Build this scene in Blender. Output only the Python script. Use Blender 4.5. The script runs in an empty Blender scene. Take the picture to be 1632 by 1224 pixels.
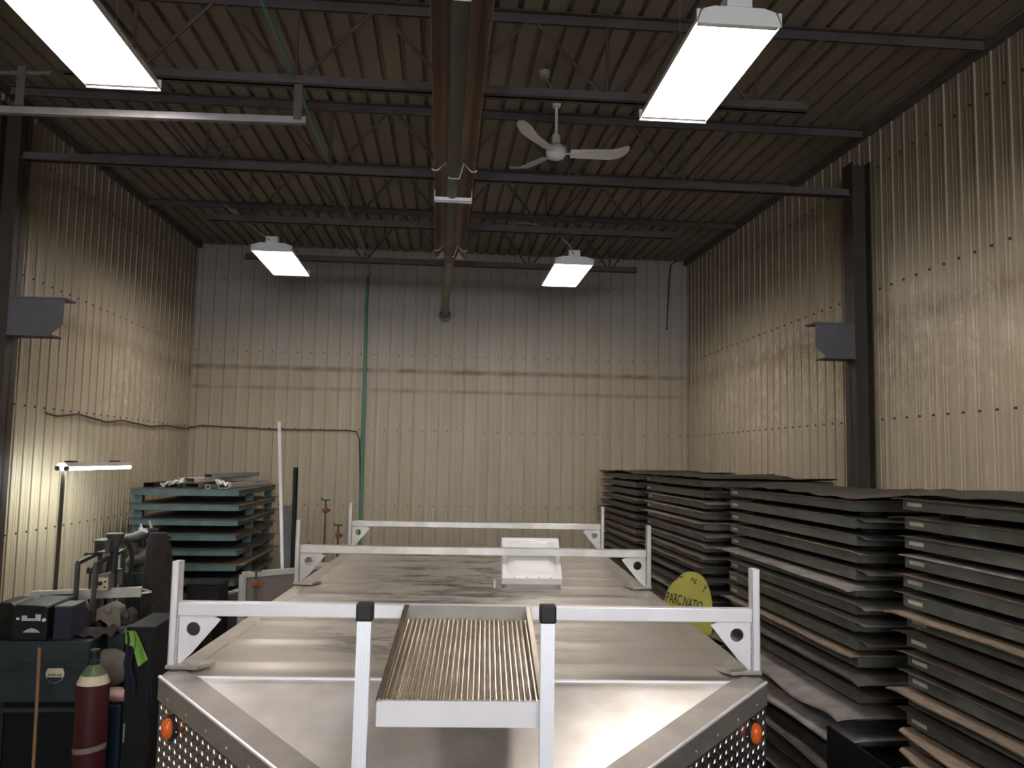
import bpy, bmesh, math, random
from mathutils import Vector, Matrix
random.seed(7)
C = bpy.context.scene.collection
sc = bpy.context.scene
PI = math.pi

# ------------------------------------------------------------------ camera model
F, YAW, PITCH, ROLL, H = 1350.0, .0818, .0884, .018, 2.9
_f = Vector((math.sin(YAW)*math.cos(PITCH), math.cos(YAW)*math.cos(PITCH), math.sin(PITCH)))
_r = Vector((math.cos(YAW), -math.sin(YAW), 0)); _u = _r.cross(_f)
_r, _u = _r*math.cos(ROLL)+_u*math.sin(ROLL), -_r*math.sin(ROLL)+_u*math.cos(ROLL)
def at(px, py, x=None, y=None, z=None):
    "point of the room seen at a place in the photo, at a known world x, y or z"
    d = _f + _r*((px-816)/F) + _u*((612-py)/F)
    t = x/d.x if x is not None else y/d.y if y is not None else (z-H)/d.z
    return d*t + Vector((0, 0, H))

# ------------------------------------------------------------------ materials
def N(nt, kind, **kw):
    n = nt.nodes.new(kind)
    for k, v in kw.items():
        if k in n.inputs: n.inputs[k].default_value = v
        else: setattr(n, k, v)
    return n
def math_(nt, op, a, b=None, c=None, clamp=False):
    n = nt.nodes.new('ShaderNodeMath'); n.operation = op; n.use_clamp = clamp
    for i, v in enumerate((a, b, c)):
        if v is None: continue
        if hasattr(v, 'links'): nt.links.new(v, n.inputs[i])
        else: n.inputs[i].default_value = v
    return n.outputs[0]
def mixc(nt, f, a, b, mode='MIX'):
    n = nt.nodes.new('ShaderNodeMix'); n.data_type = 'RGBA'; n.blend_type = mode
    for s, v in ((n.inputs[0], f), (n.inputs[6], a), (n.inputs[7], b)):
        if hasattr(v, 'links'): nt.links.new(v, s)
        elif isinstance(v, (int, float)): s.default_value = v
        else: s.default_value = (*v[:3], 1)
    return n.outputs[2]
def noise(nt, vec, scale, detail=4, rough=.55, stretch=None, dist=0):
    if stretch:
        m = N(nt, 'ShaderNodeMapping'); m.inputs['Scale'].default_value = stretch
        nt.links.new(vec, m.inputs['Vector']); vec = m.outputs[0]
    n = N(nt, 'ShaderNodeTexNoise', Scale=scale, Detail=detail, Roughness=rough, Distortion=dist)
    nt.links.new(vec, n.inputs['Vector']); return n.outputs[0]
def ramp(nt, v, a, b):
    n = N(nt, 'ShaderNodeMapRange'); n.clamp = True
    nt.links.new(v, n.inputs[0]); n.inputs[1].default_value = a; n.inputs[2].default_value = b
    return n.outputs[0]
def new_mat(name):
    m = bpy.data.materials.new(name); m.use_nodes = True
    nt = m.node_tree; b = nt.nodes['Principled BSDF']
    tc = N(nt, 'ShaderNodeTexCoord')
    return m, nt, b, tc.outputs['Object']
def mat(name, col, rough=.6, metal=0., var=.25, scale=6., col2=None, bump=0., bscale=40., stretch=None, rvar=0., spec=.5):
    m, nt, b, v = new_mat(name)
    n = noise(nt, v, scale, stretch=stretch)
    c2 = col2 or tuple(c*(1-var) for c in col)
    nt.links.new(mixc(nt, ramp(nt, n, .35, .65), col, c2), b.inputs['Base Color'])
    b.inputs['Roughness'].default_value = rough; b.inputs['Metallic'].default_value = metal
    b.inputs['Specular IOR Level'].default_value = spec
    if rvar:
        n2 = noise(nt, v, scale*1.7, stretch=stretch)
        nt.links.new(math_(nt, 'MULTIPLY_ADD', n2, rvar*2, rough-rvar), b.inputs['Roughness'])
    if bump:
        bp = N(nt, 'ShaderNodeBump', Strength=bump, Distance=.004)
        nt.links.new(noise(nt, v, bscale), bp.inputs['Height']); nt.links.new(bp.outputs[0], b.inputs['Normal'])
    return m
def emit(name, col, s):
    m, nt, b, v = new_mat(name)
    b.inputs['Base Color'].default_value = (*col, 1); b.inputs['Emission Color'].default_value = (*col, 1)
    b.inputs['Emission Strength'].default_value = s
    return m

M = {}; DAY = 11.5
M['screw'] = mat('screw', (.10, .08, .06), .5, .6)
M['alu'] = mat('bright_aluminium', (.93, .93, .96), .38, .35, .07, 5, rvar=.06)
M['alu_dull'] = mat('weathered_aluminium', (.62, .60, .55), .40, .65, .2, 3.5, col2=(.40, .38, .34), rvar=.1)
M['rail'] = mat('ladder_aluminium', (.90, .93, .97), .42, .3, .05, 3)
M['rubber'] = mat('black_rubber', (.012, .012, .013), .55)
M['steel_brown'] = mat('brown_primer_steel', (.115, .096, .092), .62, .1, .3, 5)
M['steel_col'] = mat('dusty_brown_column_steel', (.055, .042, .031), .6, .1, .25, 4)
M['bracket'] = mat('dark_blue_grey_steel', (.10, .10, .11), .6, .1, .2, 5)
M['white'] = mat('white_enamel', (.88, .88, .88), .4, 0, .04, 4)
M['white_plastic'] = mat('white_plastic', (.95, .95, .93), .35, 0, .02, 4)
M['dirty_white'] = mat('dusty_white_paint', (.50, .48, .43), .6, 0, .25, 10)
M['conduit'] = mat('galvanised_conduit', (.32, .31, .32), .45, .5, .15, 8)
M['teal'] = mat('teal_painted_steel', (.095, .165, .168), .5, .1, .25, 5, col2=(.065, .115, .115), bump=.1)
M['teal_dark'] = mat('dark_teal_machine_paint', (.022, .032, .034), .55, .0, .3, 6, spec=.3)
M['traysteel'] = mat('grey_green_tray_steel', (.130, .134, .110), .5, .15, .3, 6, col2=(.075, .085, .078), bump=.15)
M['foot'] = mat('black_steel_block', (.03, .03, .032), .6, .2)
M['tag'] = mat('pale_paper_tag', (.50, .50, .42), .7, 0, .2, 30)
M['sheet_rust'] = mat('rusty_steel_sheet', (.15, .125, .10), .55, .35, .4, 8, col2=(.24, .18, .13), rvar=.1)
M['sheet_dark'] = mat('dark_mill_sheet', (.12, .115, .112), .45, .4, .3, 7, col2=(.19, .17, .15), rvar=.12)
M['sheet_pale'] = mat('pale_galvanised_sheet', (.50, .48, .46), .42, .4, .35, 7, col2=(.32, .28, .25), rvar=.1)
M['sheet_ply'] = mat('brown_board_sheet', (.30, .23, .16), .7, 0, .4, 9, col2=(.19, .14, .10), stretch=(6, 1, 1))
M['mesh_mat'] = mat('brown_rusty_mesh', (.085, .072, .055), .8, .1, .45, 60, bump=.9, bscale=160)
M['black'] = mat('black_paint', (.009, .009, .010), .5, 0, .2, spec=.25)
M['navy'] = mat('navy_fabric', (.016, .018, .034), .85, 0, .3, 20)
M['brown_cloth'] = mat('dark_brown_cloth', (.035, .024, .022), .9, 0, .4, 14, bump=.4)
M['green_cloth'] = mat('lime_green_cloth', (.19, .38, .06), .85, 0, .2, 12)
M['red'] = mat('dark_red_cylinder_paint', (.06, .006, .010), .45, 0, .3, 5)
M['cylgreen'] = mat('green_cylinder_shoulder', (.10, .16, .07), .45, 0, .3, 8)
M['cream'] = mat('cream_label', (.60, .53, .38), .6, 0, .15, 20)
M['yellow'] = mat('yellow_sign_paint', (.52, .48, .10), .55, 0, .12, 6)
M['ink'] = mat('black_lettering', (.02, .018, .012), .6)
M['wood'] = mat('orange_wood', (.22, .12, .045), .6, 0, .3, 20, stretch=(1, 1, .1))
M['rustor'] = mat('rusty_orange_iron', (.32, .11, .035), .7, .2, .5, 40)
M['machine'] = mat('grimy_grey_cast_iron', (.10, .092, .078), .6, .3, .4, 12, bump=.3)
M['machine_dk'] = mat('grimy_brown_iron', (.06, .045, .038), .6, .3, .4, 14, bump=.3)
M['tan'] = mat('tan_enamel', (.22, .19, .14), .55, 0, .3, 9)
M['amber'] = mat('amber_lens', (.75, .13, .02), .25, 0, .15, 30)
M['bluecrate'] = mat('dark_blue_plastic', (.004, .010, .028), .5, spec=.3)
M['greyboard'] = mat('grey_board', (.17, .16, .17), .7, 0, .15, 4)
M['brownboard'] = mat('taupe_board', (.20, .165, .14), .7, 0, .15, 4)
M['green_hose'] = mat('green_hose_rubber', (.10, .30, .20), .5, 0, .15, 8)
M['brown_cable'] = mat('dusty_brown_cable', (.11, .075, .045), .8, 0, .4, 30)
M['reflector'] = mat('heat_tinted_reflector', (.42, .31, .235), .36, .4, .3, 4, col2=(.29, .205, .155), stretch=(1, .2, 1))
M['tube'] = mat('heater_tube_steel', (.34, .31, .24), .5, .4, .3, 6, stretch=(1, .3, 1))
M['tube_dark'] = mat('sooty_burner_tube', (.13, .12, .11), .45, .4, .3, 6, stretch=(1, .3, 1))
M['grime'] = mat('grimy_rib_flank', (.24, .19, .135), .6, 0, .3, 5, stretch=(1, 1, .1))  # rib side faces of the end walls, much darker than the cladding
M['grime2'] = mat('dusty_rib_flank', (.38, .31, .22), .5, 0, .3, 5, stretch=(1, 1, .1))  # rib side faces of the long walls, slightly darker than the cladding
M['tread_dirt'] = mat('dirty_tread_gap', (.34, .28, .205), .5, .3, .3, 20)  # base sheet between the ridges, browner and darker than the crests
M['pinkmetal'] = mat('pinkish_reflector_end', (.62, .42, .36), .4, .5, .15, 8)
M['flange'] = mat('galvanised_flange', (.16, .17, .16), .5, .6, .3, 20)
M['tyre'] = mat('tyre_rubber', (.02, .02, .02), .8)
M['floor'] = mat('oily_concrete_floor', (.12, .11, .10), .6, 0, .4, 2.5, bump=.3)
M['tube_on'] = emit('lit_fluorescent_tube', (1.0, .93, .90), 19)
M['daylight'] = emit('daylit_translucent_pane', (.88, .92, 1.0), DAY)  # glowing pane of the assumed window, added to light the room from behind
M['tube_on2'] = emit('lit_bench_tube', (.93, 1.0, .97), 26)

def wall_mat(name, axis, scuffs):
    "cream ribbed steel cladding with soot, rust bands and hand scuffs"
    m, nt, b, v = new_mat(name)
    sep = N(nt, 'ShaderNodeSeparateXYZ'); nt.links.new(v, sep.inputs[0])
    along = sep.outputs[axis]; z = sep.outputs[2]
    st = (1, 1, .06)
    streak = noise(nt, v, 9, 5, stretch=st)
    blotch = noise(nt, v, .9, 4)
    c = mixc(nt, ramp(nt, streak, .3, .7), (.53, .468, .335), (.44, .385, .265))
    c = mixc(nt, math_(nt, 'MULTIPLY', ramp(nt, blotch, .4, .75), .45), c, (.47, .38, .26))
    # painted shade high on the sides, cool light tint on the back; ragged edge
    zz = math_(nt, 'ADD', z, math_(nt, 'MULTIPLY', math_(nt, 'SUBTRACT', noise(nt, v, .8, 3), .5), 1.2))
    upper_shade = ramp(nt, zz, 3.9, 5.2)
    c = mixc(nt, math_(nt, 'MULTIPLY', upper_shade, .62 if axis == 1 else .75), c, (.16, .125, .10) if axis == 1 else (.45, .41, .41))
    for z0, w, amt in (((4.11, .030, .9), (3.83, .024, .6)) if axis == 0 else ((4.05, .09, .55),)):
        n = noise(nt, v, 7, 4)
        d = math_(nt, 'ABSOLUTE', math_(nt, 'ADD', math_(nt, 'SUBTRACT', z, z0), math_(nt, 'MULTIPLY', math_(nt, 'SUBTRACT', n, .5), .05)))
        k = math_(nt, 'SUBTRACT', 1, ramp(nt, d, 0, w*1.8))
        k = math_(nt, 'MULTIPLY', k, math_(nt, 'MULTIPLY', ramp(nt, noise(nt, v, 4.2, 3, stretch=(1, 1, .3)), .15, .62), amt))
        c = mixc(nt, k, c, (.15, .085, .045))
    if scuffs:
        y0, z0, sy, sz = scuffs
        reg = math_(nt, 'ADD', math_(nt, 'POWER', math_(nt, 'ABSOLUTE', math_(nt, 'DIVIDE', math_(nt, 'SUBTRACT', along, y0), sy)), 2.),
                    math_(nt, 'POWER', math_(nt, 'ABSOLUTE', math_(nt, 'DIVIDE', math_(nt, 'SUBTRACT', z, z0), sz)), 2.))
        reg = math_(nt, 'SUBTRACT', 1, ramp(nt, reg, .2, 1))
        sw = ramp(nt, noise(nt, v, 4.5, 6, .65, dist=1.6), .48, .62)
        c = mixc(nt, math_(nt, 'MULTIPLY', math_(nt, 'MULTIPLY', reg, sw), .55), c, (.80, .74, .58))
    nt.links.new(c, b.inputs['Base Color'])
    b.inputs['Roughness'].default_value = .42; b.inputs['Specular IOR Level'].default_value = .45
    nt.links.new(math_(nt, 'MULTIPLY_ADD', streak, .25, .30), b.inputs['Roughness'])
    bp = N(nt, 'ShaderNodeBump', Strength=.35, Distance=.006)
    fine = noise(nt, v, 40 , 2, stretch=(1, 1, .01))
    nt.links.new(fine, bp.inputs['Height']); nt.links.new(bp.outputs[0], b.inputs['Normal'])
    return m
M['wall_b'] = wall_mat('cream_cladding_back', 0, None)
M['wall_l'] = wall_mat('cream_cladding_left', 1, (10.2, 3.6, 1.6, .7))
M['wall_r'] = wall_mat('cream_cladding_right', 1, (8.2, 3.75, 4.6, .75))

def deck_mat():
    m, nt, b, v = new_mat('brown_roof_deck')
    c = mixc(nt, ramp(nt, noise(nt, v, 3, 5, stretch=(1, .25, 1)), .3, .7), (.27, .225, .185), (.19, .158, .132))
    c = mixc(nt, math_(nt, 'MULTIPLY', ramp(nt, noise(nt, v, .7, 3), .45, .7), .4), c, (.33, .275, .23))
    nt.links.new(c, b.inputs['Base Color']); b.inputs['Roughness'].default_value = .6
    return m
M['deck'] = deck_mat()

def roof_mat():
    "unpainted aluminium roof skin: handling film, black smudges rubbed crosswise"
    m, nt, b, v = new_mat('aluminium_roof_skin')
    sep = N(nt, 'ShaderNodeSeparateXYZ'); nt.links.new(v, sep.inputs[0]); x, y = sep.outputs[0], sep.outputs[1]
    film = noise(nt, v, 2.2, 5, stretch=(1, 2.2, 1))
    c = mixc(nt, ramp(nt, film, .3, .7), (.54, .51, .44), (.43, .40, .335))
    sm = noise(nt, v, 3.2, 9, .75, stretch=(1, 2.8, 1), dist=.4)
    reg = math_(nt, 'SUBTRACT', 1, ramp(nt, math_(nt, 'ABSOLUTE', math_(nt, 'ADD', x, .12)), .25, .82))
    reg = math_(nt, 'MULTIPLY', reg, ramp(nt, y, .15, .5))
    k = math_(nt, 'MULTIPLY', ramp(nt, sm, .48, .56), reg)
    c = mixc(nt, math_(nt, 'MULTIPLY', k, .9), c, (.085, .08, .08))
    sp = ramp(nt, noise(nt, v, 60, 3, .8), .70, .76)
    c = mixc(nt, math_(nt, 'MULTIPLY', sp, .6), c, (.15, .13, .11))
    nt.links.new(c, b.inputs['Base Color'])
    b.inputs['Metallic'].default_value = .55
    nt.links.new(math_(nt, 'MULTIPLY_ADD', film, .22, .30), b.inputs['Roughness'])
    bp = N(nt, 'ShaderNodeBump', Strength=.25, Distance=.02)
    nt.links.new(noise(nt, v, 2.4, 2, stretch=(.35, 2.2, 1)), bp.inputs['Height']); nt.links.new(bp.outputs[0], b.inputs['Normal'])
    return m
M['roof'] = roof_mat()
M['nose'] = mat('aluminium_nose_skin', (.90, .89, .85), .36, .7, .18, 2.6, col2=(.62, .59, .53), rvar=.09)
M['trim'] = mat('dull_aluminium_trim', (.34, .32, .29), .5, .6, .2, 8)
M['diamond'] = mat('diamond_plate_aluminium', (.42, .40, .39), .22, .95, .3, 7)
M['tread'] = mat('dusty_perforated_aluminium', (.95, .87, .72), .24, .9, .2, 12, col2=(.74, .65, .52))

# ------------------------------------------------------------------ mesh helpers
class MB:
    def __init__(s): s.v = []; s.f = []; s.mi = []
    def add(s, vs, fs, mi=0):
        o = len(s.v); s.v += [tuple(v) for v in vs]; s.f += [tuple(i+o for i in f) for f in fs]; s.mi += [mi]*len(fs); return s
    def box(s, x0, x1, y0, y1, z0, z1, M_=None, mi=0):
        vs = [Vector((x, y, z)) for z in (z0, z1) for y in (y0, y1) for x in (x0, x1)]
        if M_: vs = [M_ @ v for v in vs]
        return s.add(vs, [(0, 2, 3, 1), (4, 5, 7, 6), (0, 1, 5, 4), (2, 6, 7, 3), (0, 4, 6, 2), (1, 3, 7, 5)], mi)
    def bar(s, a, b, w, h, up=(0, 0, 1), mi=0):
        "box beam from a to b, w across and h along up"
        a, b = Vector(a), Vector(b); d = (b-a); L = d.length; d.normalize()
        up = Vector(up)
        if abs(d.dot(up)) > .95: up = Vector((0, 1, 0))
        r = d.cross(up).normalized(); u = r.cross(d)
        R_ = Matrix((r, d, u)).transposed().to_4x4(); R_.translation = a
        return s.box(-w/2, w/2, 0, L, -h/2, h/2, R_, mi)
    def tube(s, pts, r, n=8, mi=0, cap=True):
        pts = [Vector(p) for p in pts]; rs = r if isinstance(r, (list, tuple)) else [r]*len(pts)
        rings = []
        for i, p in enumerate(pts):
            d = (pts[min(i+1, len(pts)-1)]-pts[max(i-1, 0)]).normalized()
            up = Vector((0, 0, 1)) if abs(d.z) < .9 else Vector((0, 1, 0))
            a = d.cross(up).normalized(); b = a.cross(d)
            rings.append([p+(a*math.cos(2*PI*k/n)+b*math.sin(2*PI*k/n))*rs[i] for k in range(n)])
        vs = [v for q in rings for v in q]
        fs = [(i*n+k, (i+1)*n+k, (i+1)*n+(k+1) % n, i*n+(k+1) % n) for i in range(len(pts)-1) for k in range(n)]
        if cap: fs += [tuple(range(n)), tuple((len(pts)-1)*n+k for k in reversed(range(n)))]
        return s.add(vs, fs, mi)
    def lathe(s, prof, c=(0, 0, 0), n=24, mi=0, M_=None):
        vs = []; c = Vector(c)
        for r, z in prof:
            for k in range(n): vs.append(Vector((r*math.cos(2*PI*k/n), r*math.sin(2*PI*k/n), z)))
        if M_: vs = [M_ @ v for v in vs]
        vs = [v+c for v in vs]
        fs = [(i*n+k, i*n+(k+1) % n, (i+1)*n+(k+1) % n, (i+1)*n+k) for i in range(len(prof)-1) for k in range(n)]
        fs += [tuple(reversed(range(n))), tuple((len(prof)-1)*n+k for k in range(n))]
        return s.add(vs, fs, mi)
    def prism(s, poly, off, mi=0):
        "solid: 3-D polygon swept by the vector off"
        poly = [Vector(p) for p in poly]; off = Vector(off); n = len(poly)
        return s.add(poly+[p+off for p in poly], [tuple(reversed(range(n))), tuple(range(n, 2*n))]+[(i, (i+1) % n, n+(i+1) % n, n+i) for i in range(n)], mi)
    def grid(s, fn, nu, nv, t=0., mi=0):
        "surface fn(u,v) with thickness t downward"
        P = [[Vector(fn(i/nu, j/nv)) for j in range(nv+1)] for i in range(nu+1)]
        o = lambda i, j: i*(nv+1)+j
        vs = [p for q in P for p in q]; fs = [(o(i, j), o(i+1, j), o(i+1, j+1), o(i, j+1)) for i in range(nu) for j in range(nv)]
        if t:
            n0 = len(vs); vs += [p-Vector((0, 0, t)) for p in vs]
            fs += [tuple(reversed([k+n0 for k in f])) for f in fs]
            for i in range(nu):
                fs += [(o(i, 0), n0+o(i, 0), n0+o(i+1, 0), o(i+1, 0)), (o(i+1, nv), n0+o(i+1, nv), n0+o(i, nv), o(i, nv))]
            for j in range(nv):
                fs += [(o(0, j+1), n0+o(0, j+1), n0+o(0, j), o(0, j)), (o(nu, j), n0+o(nu, j), n0+o(nu, j+1), o(nu, j+1))]
        return s.add(vs, fs, mi)
    def build(s, name, m, parent=None, smooth=False, bevel=0, fix=True):
        me = bpy.data.meshes.new(name); me.from_pydata(s.v, [], s.f)
        ms = m if isinstance(m, (list, tuple)) else [m]
        for q in ms: me.materials.append(q if not isinstance(q, str) else M[q])
        for p, i in zip(me.polygons, s.mi): p.material_index = i
        if fix:
            bm = bmesh.new(); bm.from_mesh(me); bmesh.ops.recalc_face_normals(bm, faces=bm.faces); bm.to_mesh(me); bm.free()
        if smooth:
            for p in me.polygons: p.use_smooth = True
            me.set_sharp_from_angle(angle=math.radians(38))
        me.update()
        o = bpy.data.objects.new(name, me); C.objects.link(o)
        if parent is not None:
            o.parent = parent; bpy.context.view_layer.update
        if bevel:
            b = o.modifiers.new('bevel', 'BEVEL'); b.width = bevel; b.segments = 2; b.limit_method = 'ANGLE'
        return o

def tag(o, label, cat, group=None):
    o['label'] = label; o['category'] = cat
    if group: o['group'] = group
    return o
def thing(name, label, cat, loc=(0, 0, 0), rz=0, group=None):
    o = bpy.data.objects.new(name, None); C.objects.link(o); o.location = loc; o.rotation_euler = (0, 0, rz)
    o.empty_display_size = .1
    return tag(o, label, cat, group)
def struct(o): o['kind'] = 'structure'; return o
def copy_tree(o, parent=None):
    c = o.copy(); C.objects.link(c)
    if parent is not None: c.parent = parent
    for ch in list(o.children): copy_tree(ch, c)
    return c
def local(o): 
    "matrix from world to the frame of a top-level object"
    m = Matrix.Translation(o.location) @ o.rotation_euler.to_matrix().to_4x4()
    return m.inverted()
def world_part(mb, name, m, parent, **kw):
    "builds a part whose vertices were written in room coordinates"
    inv = Matrix.Identity(4); q = parent
    while q is not None: inv = inv @ local(q); q = q.parent
    mb.v = [tuple(inv @ Vector(v)) for v in mb.v]
    return mb.build(name, m, parent, **kw)
def text_mesh(body, size, M_, ext=.002):
    cu = bpy.data.curves.new('t', 'FONT'); cu.body = body; cu.size = size; cu.extrude = ext; cu.align_x = 'CENTER'; cu.align_y = 'CENTER'
    o = bpy.data.objects.new('t', cu); C.objects.link(o)
    dg = bpy.context.evaluated_depsgraph_get(); me = bpy.data.meshes.new_from_object(o.evaluated_get(dg))
    mb = MB(); mb.add([M_ @ v.co for v in me.vertices], [tuple(p.vertices) for p in me.polygons])
    bpy.data.objects.remove(o); return mb

# ------------------------------------------------------------------ the room
XL, XR, YB, YF = -3.46, 3.53, 12.0, -8.0
def zc(y): return H+2.933-.0208*(YB-y)      # gently sloping roof
RP = .176
def wall(name, a, b, inn, y_to_z, m):
    "ribbed cladding from a to b; inn = inward normal; ribs every RP; screws in rows"
    a, b = Vector(a), Vector(b); d = (b-a); L = d.length; d.normalize(); inn = Vector(inn)
    mb = MB(); n = int(L/RP); prof = [(0, 0)]
    k = 0
    x = .05
    while x+.05 < L:
        prof += [(x, 0), (x+.004, .011), (x+.022, .011), (x+.026, 0), (x+.086, 0), (x+.09, .0035), (x+.098, .0035), (x+.102, 0), (x+.125, 0), (x+.129, .0035), (x+.137, .0035), (x+.141, 0)]; x += RP
    prof = [p for p in prof if p[0] < L]+[(L, 0)]
    back = -.04
    vs = []; fs = []
    for t, q in prof:
        p = a+d*t+inn*q; vs += [(p.x, p.y, 0), (p.x, p.y, y_to_z(p.y)+.06)]
    for i in range(len(prof)-1):
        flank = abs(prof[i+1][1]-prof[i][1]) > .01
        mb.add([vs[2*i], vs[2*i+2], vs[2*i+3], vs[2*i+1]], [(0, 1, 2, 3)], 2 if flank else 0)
    p0, p1 = a-inn*.1, b-inn*.1           # the outer skin
    mb.add([(p0.x, p0.y, 0), (p1.x, p1.y, 0), (p1.x, p1.y, y_to_z(p1.y)+.06), (p0.x, p0.y, y_to_z(p0.y)+.06)], [(0, 1, 2, 3)])
    for zr in (.6, 2.22, 3.27, 4.335, 5.35):
        x = .05
        while x+.05 < L:
            p = a+d*(x-.03)+inn*.006
            mb.box(-.0075, .0075, -.0075, .0075, -.0075, .0075, Matrix.Translation((p.x, p.y, zr)), 1); x += RP
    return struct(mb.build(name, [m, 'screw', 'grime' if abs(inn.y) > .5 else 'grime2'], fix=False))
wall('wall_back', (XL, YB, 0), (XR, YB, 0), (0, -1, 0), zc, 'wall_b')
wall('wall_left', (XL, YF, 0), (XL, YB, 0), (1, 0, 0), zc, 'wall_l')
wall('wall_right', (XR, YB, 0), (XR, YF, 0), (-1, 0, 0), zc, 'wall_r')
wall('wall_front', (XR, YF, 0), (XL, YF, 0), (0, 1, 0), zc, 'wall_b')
struct(MB().box(XL-.1, XR+.1, YF-.1, YB+.1, -.1, 0).build('floor', 'floor'))
# assumed glazing band in the unseen wall behind the viewer, added for its light
W1 = struct(MB().box(-2.5, 2.5, YF+.03, YF+.045, 3.0, 5.3).build('window_1', 'daylight'))
mb = MB()
for x_ in (-2.5, -1.25, 0, 1.25, 2.5): mb.box(x_-.035, x_+.035, YF+.02, YF+.07, 2.96, 5.34)
for z_ in (3.0, 3.77, 4.53, 5.3): mb.box(-2.53, 2.53, YF+.02, YF+.07, z_-.03, z_+.03)
mb.build('window_frame', 'white', W1)
# fluted steel deck
mb = MB(); prof = []; x = XL-.05
while x < XR+.05:
    prof += [(x, 0), (x+.112, 0), (x+.120, .034), (x+.144, .034)]; x += .152
vs = []
for px_, q in prof: vs += [(px_, YF-.05, zc(YF)+q), (px_, YB+.05, zc(YB)+q)]
mb.add(vs, [(2*i, 2*i+2, 2*i+3, 2*i+1) for i in range(len(prof)-1)])
mb.box(XL-.1, XR+.1, YF-.1, YB+.1, zc(YB)+.1, zc(YB)+.16)
struct(mb.build('ceiling', 'deck', fix=False))
# corner angle between walls and deck
for nm, x0 in (('trim_1', XL+.03), ('trim_2', XR-.03)):
    struct(MB().bar((x0, YF, zc(YF)-.035), (x0, YB, zc(YB)-.035), .05, .06).build(nm, 'steel_brown'))

# columns with crane brackets
for nm, xs, sgn, lab, lab2 in (('steel_column', XL, 1, 'brown steel column against the left cladding wall, carrying a bracket box', 'dark grey bracket with chamfered lower corner on the left wall column'),
                   ('steel_column', XR, -1, 'brown steel column against the right cladding wall, behind the stacked trays', 'dark grey bracket with chamfered lower corner on the right wall column')):
    t = thing('steel_column', lab, 'column', (xs+sgn*.02, 6.7, 0))
    mb = MB(); X0 = xs+sgn*.02; X1 = xs+sgn*.18; a, b = min(X0, X1), max(X0, X1); top = zc(6.7)-.30 if sgn < 0 else zc(6.7)-.14
    mb.box(a, b, 6.695, 6.705, 0, top); ia = (X1-sgn*.01, X1)
    mb.box(min(ia), max(ia), 6.61, 6.79, 0, top); mb.box(min(X0, X0+sgn*.01), max(X0, X0+sgn*.01), 6.61, 6.79, 0, top)
    world_part(mb, 'shaft', 'steel_col', t)
    world_part(MB().box(a, b+.0, 6.59, 6.81, 0, .015), 'base_plate', 'steel_col', t)
    # bracket: web plate parallel to the joists with top and bottom flanges
    reach = .40 if sgn > 0 else .33
    def P(dx, z): return (X1+sgn*dx, 6.61, z)
    w = world_part(MB().prism([P(0, 3.775), P(reach-.09, 3.775), P(reach, 3.86), P(reach, 4.045), P(0, 4.045)], (0, .012, 0)), 'crane_bracket', 'bracket', t); w['label'] = lab2
    xa, xb = sorted((X1, X1+sgn*(reach+.02)))
    world_part(MB().box(xa, xb, 6.60, 6.78, 4.045, 4.058), 'top_flange', 'bracket', w)
    xa, xb = sorted((X1, X1+sgn*(reach-.07)))
    world_part(MB().box(xa, xb, 6.60, 6.78, 3.762, 3.775), 'bottom_flange', 'bracket', w)

# open web joists
def joist(y, label, full=False, z_bot=H+2.27):
    zt = zc(y)-.005
    t = thing('roof_joist', label, 'joist', (0, y, z_bot), group='open web roof joists')
    e = .02
    for nm, z, x0, x1 in (('top_chord', zt-.03, XL+.04, XR-.04), ('bottom_chord', z_bot, XL+.16 if full else -2.30, XR-.16 if full else 2.27)):
        mb = MB()
        for s_ in (-1, 1):
            y1_, y2_ = sorted((y+s_*.008, y+s_*.013)); mb.box(x0, x1, y1_, y2_, z-.032, z+.032)
            ya, yb = sorted((y+s_*.008, y+s_*.05)); zz = z+.029 if nm == 'top_chord' else z-.029
            mb.box(x0, x1, ya, yb, zz-.003, zz+.003)
        world_part(mb, nm, 'steel_brown', t)
    zb, zu = z_bot+.0, zt-.035
    # bottom panel points every .96 m
    bp = [-1.90+.96*k for k in range(5)]
    for k, xb in enumerate(bp):
        world_part(MB().tube([(xb, y, zb), (xb, y, zu)], .009, 6), 'vertical_web', 'steel_brown', t)
        for s_ in (-1, 1):
            xe = xb+s_*.48
            world_part(MB().tube([(xb+s_*.02, y, zb), (xe-s_*.02, y, zu)], .012, 6), 'diagonal_web', 'steel_brown', t)
    return t
for y, full, lab in ((3.5, False, 'brown open web roof joist nearest the viewer, above the front light fixtures'),
                     (5.07, False, 'brown open web roof joist between the near light fixtures and the ceiling fan'),
                     (6.68, True, 'brown open web roof joist whose bottom chord runs to both wall columns'),
                     (8.2, False, 'brown open web roof joist beyond the two columns, behind the ceiling fan'),
                     (9.78, False, 'farthest brown open web roof joist, above the two far light fixtures'),
                     (1.9, False, 'brown open web roof joist overhead behind the viewer'),
                     (-1.3, False, 'brown open web roof joist over the rear of the shop'),
                     (-4.4, False, 'brown open web roof joist nearest the rear glazing')):
    joist(y, lab, full)

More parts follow.
